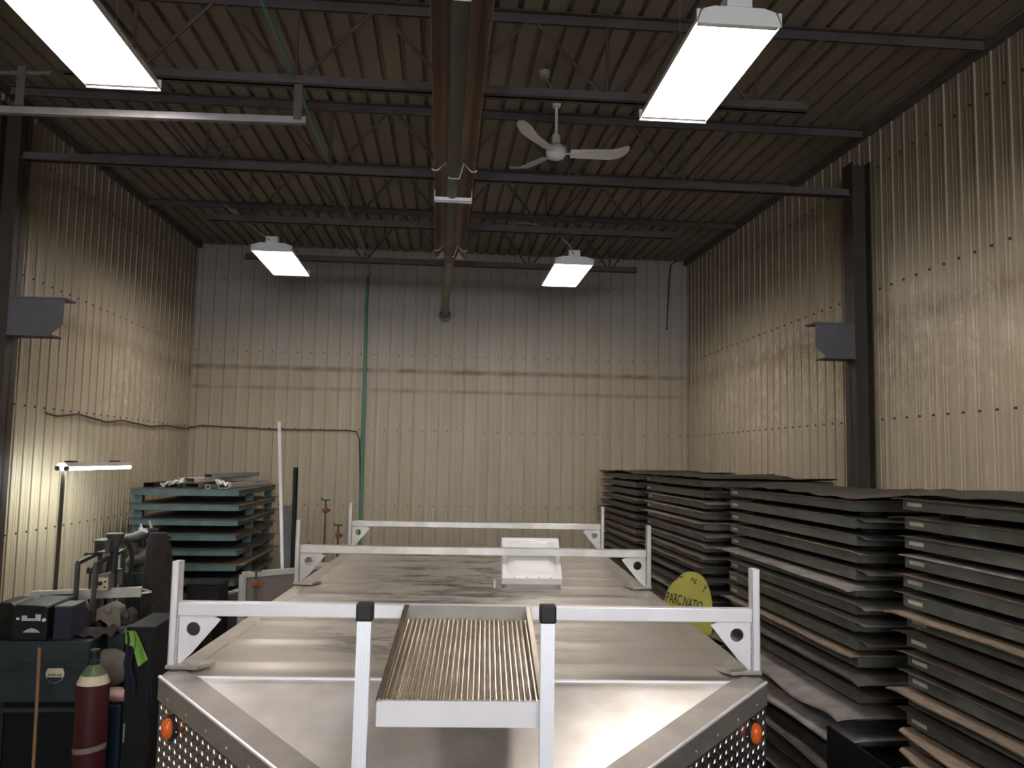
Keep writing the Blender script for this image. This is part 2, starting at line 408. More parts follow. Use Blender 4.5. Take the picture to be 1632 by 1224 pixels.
# ------------------------------------------------------------------ light fixtures
def fixture(x, y, z, label):
    t = thing('fluorescent_fixture', label, 'light fixture', (x, y, z), group='six-tube high bay fixtures')
    L, W = 1.16, .205
    # housing: pressed pan with raised centre and flared reflector sides
    mb = MB()
    pr = [(-W, -.005), (-W+.02, .055), (-.12, .075), (.12, .075), (W-.02, .055), (W, -.005)]
    inn = [(-W+.004, -.005), (-W+.024, .05), (-.118, .07), (.118, .07), (W-.024, .05), (W-.004, -.005)]
    for y0, y1 in ((-L/2, L/2),):
        pts = pr+inn[::-1]
        mb.prism([(p[0], y0, p[1]) for p in pts], (0, y1-y0, 0))
    for s_ in (-1, 1):
        yy = s_*L/2
        mb.box(-W, W, min(yy, yy-s_*.005), max(yy, yy-s_*.005), -.012, .056); mb.prism([(p[0]*.995, yy-(.004 if s_ > 0 else -.001), p[1]+.001) for p in pr], (0, .003, 0))
    mb.build('housing', 'white', t)
    MB().box(-.05, .05, -.5, .5, .075, .115).build('ballast_channel', 'white', t)
    MB().box(-.06, .06, -L/2-.005, -L/2+.09, .076, .14).build('junction_box', 'white', t)
    for k in range(6):
        xx = -.155+k*.062
        MB().tube([(xx, -L/2+.02, .028), (xx, L/2-.02, .028)], .0165, 10).build('tube', 'tube_on', t, smooth=True)
    for s_ in (-1, 1):
        MB().bar((-W+.01, s_*(L/2-.03), 0), (W-.01, s_*(L/2-.03), 0), .03, .012).build('socket_rail', 'white', t)
    zt = zc(y)-z-.004
    for s_ in (-1, 1):
        mb = MB(); mb.tube([(0, s_*.42, .115), (0, s_*.42, zt)], .0025, 5); mb.build('hanger_wire', 'conduit', t)
    return t
ZF = H+2.06
fx = [(1.345, 4.29, 'right-hand near fluorescent fixture, big and bright beside the ceiling fan'),
      (-1.845, 4.23, 'left-hand near fluorescent fixture running out of the top left corner'),
      (1.345, 9.25, 'right-hand far fluorescent fixture, hanging before the back wall'),
      (-1.76, 9.16, 'left-hand far fluorescent fixture, hanging before the back wall'),
      (1.345, -.65, 'right-hand fluorescent fixture overhead behind the viewer'),  # unseen pair assumed behind the viewer, continuing the row to light forward faces
      (-1.845, -.65, 'left-hand fluorescent fixture overhead behind the viewer'),
      (1.345, -5.5, 'right-hand fluorescent fixture at the rear of the shop, before the glazing'),  # unseen rear pair, added for more light from behind
      (-1.845, -5.5, 'left-hand fluorescent fixture at the rear of the shop, before the glazing')]
for x, y, l in fx: fixture(x, y, ZF, l)

# ------------------------------------------------------------------ radiant tube heater
HX = .045
t = thing('radiant_tube_heater', 'long bronze radiant tube heater hanging down the middle of the ceiling', 'heater', (HX, 3.0, 5.0))
def ref_prof(o=0):
    return [(-.145-o, 0), (-.14-o, .012), (-.095-o*.6, .075+o*.6), (-.05, .115+o), (.05, .115+o), (.095+o*.6, .075+o*.6), (.14+o, .012), (.145+o, 0)]
mb = MB(); pts = ref_prof(.003)+ref_prof(0)[::-1]
mb.prism([(HX+p[0], 1.2, 5.0+p[1]) for p in pts], (0, 8.85-1.2, 0)); world_part(mb, 'reflector', 'reflector', t)
world_part(MB().tube([(HX-.01, 1.2, 4.99), (HX-.01, 8.7, 4.965)], .05, 20), 'burner_tube', 'tube_dark', t, smooth=True)
world_part(MB().tube([(HX-.01, 8.68, 4.965), (.005, 11.96, 4.915)], .047, 20), 'exhaust_pipe', 'tube', t, smooth=True)
fl = world_part(MB().lathe([(.05, 0), (.085, 0), (.085, .02), (.05, .03)], (.005, 11.96, 4.915), 24, M_=Matrix.Rotation(PI/2, 4, 'X')), 'wall_flange', 'flange', t, smooth=True)
for s_ in (-1, 1):
    world_part(MB().prism([(HX+s_*.143, 8.83, 5.0), (HX+s_*.055, 8.83, 5.0), (HX+s_*.085, 8.80, 5.075)], (0, .004, 0)), 'end_flap', 'pinkmetal', t)
for yy in (6.02, 8.42, 3.6):
    pts = [(-.16, 5.005), (-.15, 4.992), (-.12, 4.992), (-.065, 5.05), (-.035, 4.935), (.035, 4.935), (.065, 5.05), (.12, 4.992), (.15, 4.992), (.16, 5.005)]
    world_part(MB().tube([(HX+p[0]*1.02, yy, p[1]-.012) for p in pts], .005, 8), 'hanger_clip', 'white', t)
    for s_ in (-1, 1):
        world_part(MB().tube([(HX+s_*.16, yy, 5.0), (HX+s_*.03, yy, zc(yy)-.005)], .002, 5), 'hanger_chain', 'conduit', t)
world_part(MB().box(HX-.145, HX+.145, 6.52, 6.55, 4.903, 4.908).box(HX-.145, HX+.145, 6.50, 6.504, 4.908, 4.935), 'cross_strap', 'alu', t)
for s_ in (-1, 1): world_part(MB().tube([(HX+s_*.145, 6.53, 4.905), (HX+s_*.145, 6.53, 5.01)], .004, 6), 'strap_rod', 'alu', t)

# ------------------------------------------------------------------ ceiling fan
hub = at(886, 245, y=6.2); top = at(888, 163, y=6.2)
t = thing('ceiling_fan', 'white three-blade ceiling fan on a downrod', 'fan', hub)
world_part(MB().lathe([(.004, .075), (.045, .07), (.072, .045), (.078, .02), (.078, -.005), (.06, -.035), (.03, -.048), (.004, -.05)], hub, 28), 'motor_housing', 'white', t, smooth=True)
world_part(MB().lathe([(.028, .075), (.032, .08), (.032, .135), (.022, .15)], hub, 20), 'neck_cover', 'white', t, smooth=True)
world_part(MB().tube([hub+Vector((0, 0, .14)), (hub.x, hub.y, top.z)], .0105, 12), 'downrod', 'white', t, smooth=True)
world_part(MB().lathe([(.012, -.045), (.03, -.04), (.042, .0), (.042, .01)], (hub.x, hub.y, top.z), 20), 'canopy', 'white', t, smooth=True)
world_part(MB().tube([(hub.x, hub.y, top.z), (hub.x, hub.y, zc(hub.y)-.003)], .006, 6), 'mounting_rod', 'steel_brown', t)
def blade(ang, L=.52):
    mb = MB()
    def fn(u, v):
        r = .11+u*(L-.11+.02); w = .048+.016*math.sin(min(1, u*1.1)*PI*.6)
        if u > .86: w *= math.sqrt(max(.03, 1-((u-.86)/.15)**2))
        s_ = (v-.5)*2*w; tip = max(0, u-.62)
        return (r, s_+.02*tip, .004+(-.22*s_)+.30*tip*tip*1.2+.006*math.cos(v*PI*5)*.3)
    mb.grid(fn, 22, 10, .004); mb.bar((.06, 0, .0), (.16, 0, .0), .022, .006)
    R_ = Matrix.Rotation(ang, 4, 'Z'); mb.v = [tuple(R_ @ Vector(v)) for v in mb.v]
    return mb.build('blade', 'white', t, smooth=True)
pt = [at(815, 205, z=hub.z+.03), at(1008, 240, z=hub.z+.03), at(838, 275, z=hub.z)]
for a in (math.radians(121), math.radians(-4), math.radians(236)):
    blade(a, .54)
# junction box above the fan with its cable
jb = at(868, 118, y=5.75)
t = thing('junction_box', 'small grey ceiling junction box with a cable, above the ceiling fan', 'junction box', jb)
world_part(MB().lathe([(.003, -.02), (.035, -.02), (.038, .02), (.003, .025)], jb, 16), 'box', 'dirty_white', t, smooth=True)
world_part(MB().tube([jb, jb+Vector((.02, .0, .1)), (jb.x+.03, jb.y, zc(jb.y)-.002)], .004, 6), 'cable', 'brown_cable', t)
world_part(MB().tube([jb+Vector((0, 0, -.02)), jb+Vector((.06, .1, -.04)), jb+Vector((.10, .3, -.06)), Vector((hub.x+.0, hub.y, top.z+.03))], .004, 6), 'fan_cable', 'dirty_white', t)

# ------------------------------------------------------------------ white pipe, conduits, hoses on walls and ceiling
a, b = at(0, 176, y=5.07), at(488, 193, y=5.07)
t = thing('ceiling_rail', 'white horizontal rail hung under the roof joist at upper left', 'rail', b)
world_part(MB().bar((XL+.03, 5.07, a.z-.01), b, .04, .042), 'rail_bar', 'conduit', t)
world_part(MB().box(b.x-.075, b.x-.025, 5.045, 5.052, b.z, H+2.26), 'hanger_plate', 'steel_brown', t)
world_part(MB().box(-2.55, -2.50, 5.045, 5.052, b.z, H+2.26), 'hanger_plate', 'steel_brown', t)
# green hose over the joists then down the back wall
p = [(-1.0, -2., 5.21), (-.99, 3.5, 5.21)]+[(-.95, 5.07, 5.205), (-.945, 5.9, 5.19), (-.94, 6.68, 5.20), (-.93, 7.4, 5.18), (-.925, 8.2, 5.20), (-.91, 9.0, 5.19), (-.90, 9.78, 5.21), (-.98, 10.8, 5.40), (-1.06, 11.9, 5.46)]
tag(MB().tube(p, .011, 8).build('air_hose', 'green_hose', smooth=True), 'pale green hose lying across the roof joists towards the back wall', 'hose')
w = at(587, 440, y=11.95); w2 = at(575, 838, y=11.95)
tag(MB().tube([(w.x, 11.93, w.z), (w.x-.01, 11.93, 5.0), (w.x+.0, 11.93, 3.4), (w2.x, 11.93, 1.2)], .022, 10).build('air_pipe', 'green_hose', smooth=True), 'green pipe running straight down the back wall', 'pipe')
cl = [(72, 658), (90, 663), (125, 660), (170, 673), (195, 670), (240, 680), (265, 678), (297, 683)]
pp = [at(x_, y_, x=-3.425) for x_, y_ in cl]; pp[-1].y = min(pp[-1].y, 11.9)
pb = [at(x_, y_, y=11.965) for x_, y_ in ((310, 680), (320, 678), (430, 684), (555, 686), (568, 688), (573, 700), (575, 834))]
mb = MB().tube(pp+pb+[Vector((pb[-1].x, 11.965, 1.0))], .010, 6)
tag(mb.build('wall_cable', 'brown_cable'), 'sagging brown cable strung along the left wall and round onto the back wall', 'cable')
q = [at(x_, y_, y=11.94) for x_, y_ in ((1078, 416), (1070, 422), (1067, 440), (1065, 480), (1063, 524))]
tag(MB().tube(q, .007, 6).lathe([(.002, -.015), (.012, -.01), (.012, .01), (.002, .015)], q[-1], 8).build('hanging_wire', 'black'), 'thin black wire dangling down the back wall near the right corner', 'wire')
t = thing('wall_conduit', 'grey conduit bending out of the ceiling onto the left wall', 'conduit', (XL+.1, 5.9, 5))
pc = [(-2.75, 5.9, zc(5.9)-.2), (-3.2, 5.95, zc(5.9)-.2), (-3.30, 6.0, zc(5.9)-.23), (-3.36, 6.1, 5.3), (-3.40, 6.25, 5.15), (-3.405, 6.3, 4.9), (-3.405, 6.3, 1.2)]
world_part(MB().tube(pc, .014, 8), 'pipe', 'conduit', t, smooth=True)
world_part(MB().box(-3.435, -3.39, 6.27, 6.33, 3.9, 3.93).box(-3.435, -3.39, 6.27, 6.33, 2.6, 2.63), 'pipe_clip', 'conduit', t)
for a, b, lab in ((at(245, 40, y=5.6), None, 0),): pass
for x_, y_, dx in ((1.345, 8.9, -.35), (-1.76, 8.8, -.25)):
    pass
# fixture feed cable (loop above the right far fixture)
q = [Vector((.70, 8.25, 5.25)), Vector((.90, 8.35, 5.27)), Vector((1.12, 8.45, 5.22)), Vector((1.27, 8.55, 5.12)), Vector((1.345, 8.68, 5.05))]
tag(MB().tube(q, .007, 6).build('feed_cable', 'dirty_white'), 'looping grey feed cable dropping to the right far light fixture', 'cable')
q = [Vector((-2.15, 8.2, 5.30)), Vector((-2.0, 8.3, 5.2)), Vector((-1.85, 8.5, 5.1)), Vector((-1.76, 8.6, 5.05))]
tag(MB().tube(q, .005, 6).build('feed_cable', 'dirty_white'), 'thin feed cable dropping to the left far light fixture', 'cable')

# ------------------------------------------------------------------ trailer
TA = .05
T = thing('enclosed_trailer', 'aluminium enclosed trailer with V nose, roof racks, ladder and open roof vent', 'trailer', (.112, 3.155, 0), -TA)
TW, TL, RZ = 1.095, 4.50, 2.1
ND = .63; NS = math.tan(math.radians(9)); NW = .41   # nose depth, slope, blunt front half width
# roof skin with pressed seams
mb = MB()
nv = 120
def rf(u, v):
    y = v*TL; s_ = (y/.41) % 1
    bump_ = .007*math.exp(-((s_-.5)/.09)**2)
    e = max(0, abs(u*2-1)-.93)/.07
    return ((u*2-1)*TW, y, RZ+bump_-.012*e*e+.006*math.cos((u*2-1)*PI/2))
mb.grid(rf, 24, nv, .012); mb.build('roof_skin', 'roof', T, smooth=True)
for s_ in (-1, 1):
    MB().bar((s_*(TW-.036), 0, RZ-.002), (s_*(TW-.036), TL, RZ-.002), .078, .006).build('roof_edge_trim', 'roof', T)
# nose top
def nz(y): return RZ-.002+min(0, y)*math.tan(math.radians(16))
front = [(-TW, 0), (TW, 0), (NW+.02, -ND), (-NW-.02, -ND)]
mb = MB()
def nf(u, v):
    y = -v*ND; w = TW+(NW-TW)*v
    x = (u*2-1)*w; return (x, y, nz(y)+.006*math.sin(v*PI)*(1-(u*2-1)**2))
mb.grid(nf, 24, 16, .01); mb.build('nose_skin', 'nose', T, smooth=True)
MB().tube([(-TW+.1, .0, RZ-.001), (TW-.1, .0, RZ-.001)], .006, 10).build('crease_bead', 'alu', T, smooth=True)
for s_ in (-1, 1):
    a = Vector((s_*TW, 0, nz(0))); b = Vector((s_*NW, -ND, nz(-ND))); hx = Vector((b.x-a.x, b.y-a.y, 0)); L_ = hx.length; hx.normalize(); hy = Vector((0, 0, 1))
    nrm = Vector((s_*abs(hx.y), -abs(hx.x), 0)).normalized(); NSEG = 12
    def ep(k): 
        p_ = a+hx*(L_*k); return Vector((p_.x, p_.y, nz(p_.y)))
    E_ = [ep(k/NSEG) for k in range(NSEG+1)]
    def strip(off0, off1, dz0, dz1, name, m_):
        mb = MB(); mb.add([q for p_ in E_ for q in (p_+nrm*off0+Vector((0, 0, dz0)), p_+nrm*off1+Vector((0, 0, dz1 + (nz(p_.y+nrm.y*off1)-nz(p_.y) if off0 != off1 else 0))))], [(2*k, 2*k+2, 2*k+3, 2*k+1) for k in range(NSEG)])
        o = mb.build(name, m_, T); sd = o.modifiers.new('thickness', 'SOLIDIFY'); sd.thickness = .004; sd.offset = 0; return o
    strip(.004, -.085, .006, .008, 'nose_top_trim', 'trim')
    MB().tube([p_+nrm*.004+Vector((0, 0, .004)) for p_ in E_], .006, 8).build('edge_bead', 'alu', T, smooth=True)
    band = strip(.005, .005, .002, -.075, 'nose_side_band', 'trim')
    mb = MB(); k = .07
    while k < L_:
        c = ep(k/L_)+nrm*.007-Vector((0, 0, .05)); mb.lathe([(.007, 0), (.005, .003), (.001, .004)], (0, 0, 0), 8, M_=Matrix.Translation(c) @ nrm.to_track_quat('Z', 'Y').to_matrix().to_4x4()); k += .13
    mb.build('rivets', 'trim', band)['kind'] = 'stuff'
    # diamond plate skin with raised lugs
    mb = MB(); lo = .55
    A0 = Vector((a.x, a.y, lo)); B0 = Vector((b.x, b.y, lo))
    mb.prism([p_-Vector((0, 0, .07)) for p_ in E_]+[B0, A0], -nrm*.004)
    q = nrm.to_track_quat('Z', 'Y')
    row = 0; zz = .018
    while zz < .62:
        k = .014+(row % 2)*.018
        while k < L_-.01:
            zt_ = ep(k/L_).z-.075
            c = Vector((a.x, a.y, 0))+hx*(k)+Vector((0, 0, zt_-zz))
            dirx = (hx+hy*(1.25 if (row % 2) else -1.25)*1).normalized(); diry = dirx.cross(nrm)
            l_, w_ = .0155, .0048
            vs = [c-dirx*l_, c-diry*w_, c+dirx*l_, c+diry*w_, c-dirx*l_*.5+nrm*.0035, c+dirx*l_*.5+nrm*.0035]
            mb.add(vs, [(0, 1, 4), (1, 5, 4), (1, 2, 5), (2, 3, 5), (3, 4, 5), (3, 0, 4)]); k += .036
        row += 1; zz += .018
    mb.build('diamond_plate', 'diamond', T)
    # amber marker lamp on its black base
    c = a+hx*.10; c.z = RZ-.155
    R_ = Matrix.Translation(c) @ q.to_matrix().to_4x4() @ Matrix.Rotation(0, 4, 'Z')
    # oval with its long axis upright
    def oval(rx, rz_, prof):
        m_ = MB(); vs = []; n = 20
        for f_, h_ in prof:
            for k2 in range(n):
                p_ = c+hx*(rx*f_*math.cos(2*PI*k2/n))+hy*(rz_*f_*math.sin(2*PI*k2/n))+nrm*h_; vs.append(p_)
        fs = [(i*n+k2, i*n+(k2+1) % n, (i+1)*n+(k2+1) % n, (i+1)*n+k2) for i in range(len(prof)-1) for k2 in range(n)]+[tuple((len(prof)-1)*n+k2 for k2 in range(n))]
        return m_.add(vs, fs)
    base = oval(.030, .046, [(1, 0), (1, .008), (.86, .012)]).build('marker_base', 'rubber', T, smooth=True)
    oval(.024, .036, [(1, .008), (1, .020), (.85, .030), (.5, .036), (.1, .037)]).build('marker_lens', 'amber', base, smooth=True)
    # body sides below
    MB().box(min(s_*TW, s_*(TW-.02)), max(s_*TW, s_*(TW-.02)), 0, TL, .5, RZ-.02).build('side_wall', 'white', T)
    for yy in (1.9, 2.8):
        wl = MB().lathe([(.10, -.1), (.30, -.1), (.34, -.06), (.34, .06), (.30, .1), (.10, .1)], (s_*(TW-.15), yy, .34), 28, M_=Matrix.Rotation(PI/2, 4, 'Y')).build('wheel', 'tyre', T, smooth=True)
        MB().lathe([(.02, -.06), (.19, -.06), (.2, .06), (.02, .06)], (s_*(TW-.11), yy, .34), 20, M_=Matrix.Rotation(PI/2, 4, 'Y')).build('rim', 'alu_dull', wl, smooth=True)
MB().box(-NW, NW, -ND-.004, -ND, .55, nz(-ND)).build('nose_front_panel', 'diamond', T)
MB().box(-TW+.02, TW-.02, TL-.02, TL, .5, RZ-.02).build('rear_door', 'white', T)
MB().box(-TW+.02, TW-.02, 0, TL-.02, .46, .52).prism([(-TW+.03, 0, .46), (TW-.03, 0, .46), (NW, -ND+.01, .46), (-NW, -ND+.01, .46)], (0, 0, .06)).build('floor_frame', 'steel_brown', T)
MB().bar((-.5, .4, .42), (0, -1.6, .42), .07, .08).bar((.5, .4, .42), (0, -1.6, .42), .07, .08).build('tongue', 'black', T)
jk = MB().tube([(0, -1.35, 0), (0, -1.35, .85)], .03, 10).build('tongue_jack', 'alu_dull', T)
# roof racks: posts, crossbar, gussets with round holes, foot plates
def rack(v, mat_):
    inv = local(T)
    xp = TW-.015
    for s_ in (-1, 1):
        # open-topped rectangular tube
        x0, x1 = sorted((s_*(xp-.0), s_*(xp+.028)))
        mb = MB(); w, th = .05, .004; z0, z1 = RZ+.012, 2.497
        mb.box(x0, x0+th, v-w/2, v+w/2, z0, z1).box(x1-th, x1, v-w/2, v+w/2, z0, z1).box(x0, x1, v-w/2, v-w/2+th, z0, z1).box(x0, x1, v+w/2-th, v+w/2, z0, z1)
        post = mb.build('rack_post', mat_, T)
        xa, xb = sorted((s_*(xp+.03), s_*(xp-.13)))
        MB().prism([(s_*(xp+.03), v-.04, RZ+.009), (s_*(xp-.09), v-.055, RZ+.009), (s_*(xp-.13), v+.03, RZ+.009), (s_*(xp+.03), v+.045, RZ+.009)], (0, 0, .012)).build('foot_plate', 'alu_dull', post)
        # gusset with a round hole (bridged ring)
        gx = xp-.002; gz = 2.296; n = 20; W_, Hh = .165, .185
        cx, cz, r_ = gx-.052, gz-.05, .026
        tri = [(gx, gz), (gx-W_, gz), (gx-W_+.012, gz-.014), (gx-.012, gz-Hh), (gx, gz-Hh)]
        ring = []; outer = []
        for k in range(n):
            an = 2*PI*k/n; dx, dz = math.cos(an), math.sin(an); ring.append((cx+r_*dx, cz+r_*dz))
            best = 9
            for i in range(len(tri)):
                (ax, az), (bx, bz) = tri[i], tri[(i+1) % len(tri)]
                ex, ez = bx-ax, bz-az; den = dx*ez-dz*ex
                if abs(den) < 1e-9: continue
                tt = ((ax-cx)*ez-(az-cz)*ex)/den; ss = ((ax-cx)*dz-(az-cz)*dx)/den
                if tt > 0 and -1e-6 <= ss <= 1+1e-6: best = min(best, tt)
            outer.append((cx+best*dx, cz+best*dz))
        # snap nearest outer points to the true corners
        for c_ in tri:
            j = min(range(n), key=lambda k: (outer[k][0]-c_[0])**2+(outer[k][1]-c_[1])**2); outer[j] = c_
        mb = MB(); vs = []; y0, y1 = v-.004, v+.004
        for yy in (y0, y1):
            vs += [(s_*p[0], yy, p[1]) for p in ring]+[(s_*p[0], yy, p[1]) for p in outer]
        fs = []
        for k in range(n):
            k1 = (k+1) % n
            fs += [(k, k1, n+k1, n+k), (2*n+k1, 2*n+k, 3*n+k, 3*n+k1), (k, 2*n+k, 2*n+k1, k1), (n+k1, 3*n+k1, 3*n+k, n+k)]
        mb.add(vs, fs).build('gusset', mat_, post)
        # rough weld beads
        mb = MB(); 
        for i in range(14):
            mb.lathe([(.001, -.004), (.004, 0), (.001, .004)], (s_*(xp+.0), v-.006+random.uniform(-.003, .003), 2.285-i*.0125), 6)
        mb.build('weld_bead', 'alu_dull', post)
    MB().bar((-xp, v, 2.322), (xp, v, 2.322), .05, .05).build('rack_crossbar', mat_, T, bevel=.004)
rack(.12, 'alu'); rack(2.22, 'alu_dull'); rack(4.30, 'alu_dull')
# climbing platform from the first bar down to the ladder head
inv = local(T)
def tl(x, y, z): return inv @ Vector((x, y, z))
pb0, pb1 = tl(-.125, 3.24, 0), tl(.352, 3.24, 0)
cxp = (pb0.x+pb1.x)/2; hw = .236; yb = .09; yf = -.745; zb_, zf_ = 2.300, 2.165
sl = (zf_-zb_)/(yf-yb)
def plane(x, y, dz=0): return Vector((x, y, zb_+(y-yb)*sl+dz))
for s_ in (-1, 1):
    x0 = cxp+s_*hw
    mb = MB().prism([plane(x0, yb, -.004), plane(x0, yf, -.004), plane(x0, yf, .066), plane(x0, yb, .05)], (-s_*.004, 0, 0))
    mb.prism([plane(x0, yb, .046), plane(x0, yf, .062), plane(x0-s_*.018, yf, .062), plane(x0-s_*.018, yb, .046)], (0, 0, .004))
    mb.build('platform_side', 'tread', T)
mb = MB().prism([plane(cxp-hw, yf, -.004), plane(cxp+hw, yf, -.004), plane(cxp+hw, yf, .066), plane(cxp-hw, yf, .066)], (0, .004, 0))
mb.build('platform_front', 'alu', T)
mb = MB().prism([plane(cxp-hw, yb-.012, 0), plane(cxp+hw, yb-.012, 0), plane(cxp+hw, yb-.012, .05), plane(cxp-hw, yb-.012, .05)], (0, .004, 0))
mb.build('platform_back', 'trim', T)
mb = MB().prism([plane(cxp-hw+.004, yb-.015, -.002), plane(cxp+hw-.004, yb-.015, -.002), plane(cxp+hw-.004, yf+.004, .03), plane(cxp-hw+.004, yf+.004, .03)], (0, 0, -.003), 1)
nr = 27; ns = 96
for k in range(nr):
    xc = cxp-hw+.012+(2*hw-.024)*(k+.5)/nr; wv = (2*hw-.024)/nr*.40; vs = []
    for j in range(ns+1):
        y_ = yb-.018+(yf+.008-yb+.018)*j/ns
        base = plane(xc, y_, -.001+.031*(yb-y_)/(yb-yf)); hgt = .011 if j % 2 else .006
        wv2 = wv*(1.15 if j % 2 else .85)
        vs += [base+Vector((-wv2, 0, 0)), base+Vector((-wv*.55, 0, hgt*.75)), base+Vector((0, 0, hgt)), base+Vector((wv*.55, 0, hgt*.75)), base+Vector((wv2, 0, 0))]
    mb.add(vs, [(5*j+q_, 5*j+q_+1, 5*j+q_+6, 5*j+q_+5) for j in range(ns) for q_ in range(4)], 0)
mb.build('perforated_tread', ['tread', 'tread_dirt'], T, fix=False, smooth=True)
mb = MB()
for i in range(40):
    x_ = cxp-hw+.01+(2*hw-.02)*i/39
    mb.lathe([(.001, -.003), (.005+random.random()*.003, 0), (.001, .004)], plane(x_, yf+.004, .066), 6)
    if i % 2: mb.lathe([(.001, -.003), (.004+random.random()*.004, 0), (.001, .004)], plane(x_, yb-.016, .004), 6)
mb.build('weld_bead', 'alu_dull', T)
# ladder rails
for s_, xr in ((-1, -.198), (1, .306)):
    zt_ = 2.478; top_ = tl(xr, 2.385, 0); bot = tl(xr-.006*0, 2.33, 0)
    yt, y0 = yf-.0-.022, yf-.105
    def ry(z): return yt+(y0-yt)*(zt_-z)/1.9
    mb = MB(); w, dp = .038, .03
    a_, b_ = Vector((top_.x, ry(.62), .62)), Vector((top_.x, ry(zt_), zt_))
    mb.bar(a_, b_, w, dp, up=(0, 1, 0))
    for o_ in (-.012, -.004, .004, .012): mb.bar(a_+Vector((o_, -dp/2-.001, 0)), b_+Vector((o_, -dp/2-.001, 0)), .0025, .003, up=(0, 1, 0))
    rail = mb.build('ladder_rail', 'rail', T)
    MB().box(top_.x-.023, top_.x+.023, ry(zt_)-.021, ry(zt_)+.022, zt_-.028, zt_+.022).build('rail_end_cap', 'rubber', rail, bevel=.006)
for z_ in (.8, 1.1, 1.4, 1.7, 1.985):
    a_ = tl(-.198, 2.385, 0); b_ = tl(.306, 2.385, 0); yy = yf-.022-.083*(2.478-z_)/1.9
    if z_ < 1.9: MB().bar((a_.x+.019, yy, z_), (b_.x-.019, yy, z_), .03, .03).build('ladder_rung', 'rail', T)
for s_ in (-1, 1):
    MB().bar((cxp+s_*.25, -ND-.004, 1.2), (cxp+s_*.25, yf-.07, 1.2), .03, .02).build('ladder_bracket', 'rail', T)
# roof vent with raised lid
vc = inv @ at(848, 938, z=RZ+.01); vw = .19
base = MB()
x0, x1, y0, y1 = vc.x-vw+.02, vc.x+vw-.02, vc.y+.02, vc.y+.35
for bx in ((x0, x1, y0, y0+.015), (x0, x1, y1-.015, y1), (x0, x0+.015, y0, y1), (x1-.015, x1, y0, y1)): base.box(*bx, RZ, RZ+.045)
base.box(x0-.012, x1+.012, y0-.01, y1+.02, RZ+.002, RZ+.010)
vb = base.build('vent_flange', 'trim', T)
mb = MB()
def lid(u, v):
    X, Y_ = (u*2-1), (v*2-1); m_ = max(abs(X), abs(Y_)); rr = (abs(X)**7+abs(Y_)**7)**(1/7)
    h = -.022 if m_ > .99 else .016
    if rr < .86: h = .010
    if rr < .81: h = .014+.030*min(1, (1-rr/.81)*3.2)**.6
    return (X*vw, (v)*.385, h)
mb.grid(lid, 60, 60, .004)
R_ = Matrix.Translation((vc.x, vc.y-.008, RZ+.055)) @ Matrix.Rotation(math.radians(36), 4, 'X')
mb.v = [tuple(R_ @ Vector(v)) for v in mb.v]
ld = mb.build('vent_lid', 'white_plastic', vb, smooth=True)
mb = MB()
for k in range(4): mb.lathe([(.001, -.002), (.005, 0), (.001, .003)], R_ @ Vector((-.11+.075*k, .012, .018)), 8)
mb.build('lid_screws', 'machine', ld)
for s_ in (-1, 1):
    MB().tube([(vc.x+s_*.15, vc.y+.25, RZ+.03), R_ @ Vector((s_*.15, .26, -.004))], .006, 6).build('lid_strut', 'alu_dull', vb)
MB().box(x0-.065, x0-.055, y0-.0, y0+.05, RZ+.008, RZ+.06).build('lid_catch', 'alu_dull', vb)

# ------------------------------------------------------------------ stacks of steel trays with sheets
ORD = ['topmost', 'second', 'third', 'fourth', 'fifth', 'sixth', 'seventh', 'eighth', 'ninth', 'tenth', 'eleventh', 'twelfth', 'thirteenth', 'fourteenth', 'fifteenth', 'sixteenth', 'seventeenth', 'eighteenth', 'nineteenth', 'twentieth',
       'twenty-first', 'twenty-second', 'twenty-third', 'twenty-fourth', 'twenty-fifth', 'twenty-sixth', 'twenty-seventh', 'twenty-eighth', 'twenty-ninth', 'thirtieth', 'thirty-first', 'thirty-second']
def channel(mb, a, b, h, w, inward, t_=.005):
    "C section lying along a-b with its web on the outside"
    a, b = Vector(a), Vector(b); i = Vector(inward)
    up = Vector((0, 0, 1))
    def q(o1, o2, z0, z1):
        p = [a+i*o1, b+i*o1, b+i*o2, a+i*o2]; mb.prism([v+up*z0 for v in p], (0, 0, z1-z0))
    q(0, t_, 0, h); q(t_, w, 0, t_); q(t_, w, h-t_, h)
TX, TY = 1.14, 1.95; PITCHZ, BH, FT = .090, .054, .0295
def make_tray(beam, tag_=True, W_=TX, L_=TY, bh=BH, ft=FT, name='steel_tray', ribs=0):
    t = thing(name, '', 'tray')
    for nm, a, b, i in (('side_beam', (0, 0, ft), (0, L_, ft), (1, 0, 0)), ('side_beam', (W_, L_, ft), (W_, 0, ft), (-1, 0, 0)),
                        ('end_beam', (W_-.006, 0, ft), (.006, 0, ft), (0, 1, 0)), ('end_beam', (.006, L_, ft), (W_-.006, L_, ft), (0, -1, 0))):
        mb = MB(); channel(mb, a, b, bh, .04, i); mb.build(nm, 'traysteel' if ribs and nm == 'side_beam' else beam, t)  # teal trays get grey-green side beams: their shaded side put into the colour
    for x_ in ((.12, W_-.20) if not ribs else (.01, W_-.10)):
        for y_ in ((.10, L_-.18) if not ribs or x_ < .5 else (.75, L_-.18)): MB().box(x_, x_+.08, y_, y_+.08, 0, ft+.002).build('foot', 'foot' if not ribs else beam, t)
    mb = MB()
    for k in range(1, 5): mb.box(.04, W_-.04, L_*k/5-.02, L_*k/5+.02, ft+.01, ft+bh-.002)
    mb.build('cross_member', beam, t)
    if tag_: MB().box(-.0012, -.0002, L_-.16, L_-.04, ft+.018, ft+.036).build('id_tag', 'tag', t)
    return t
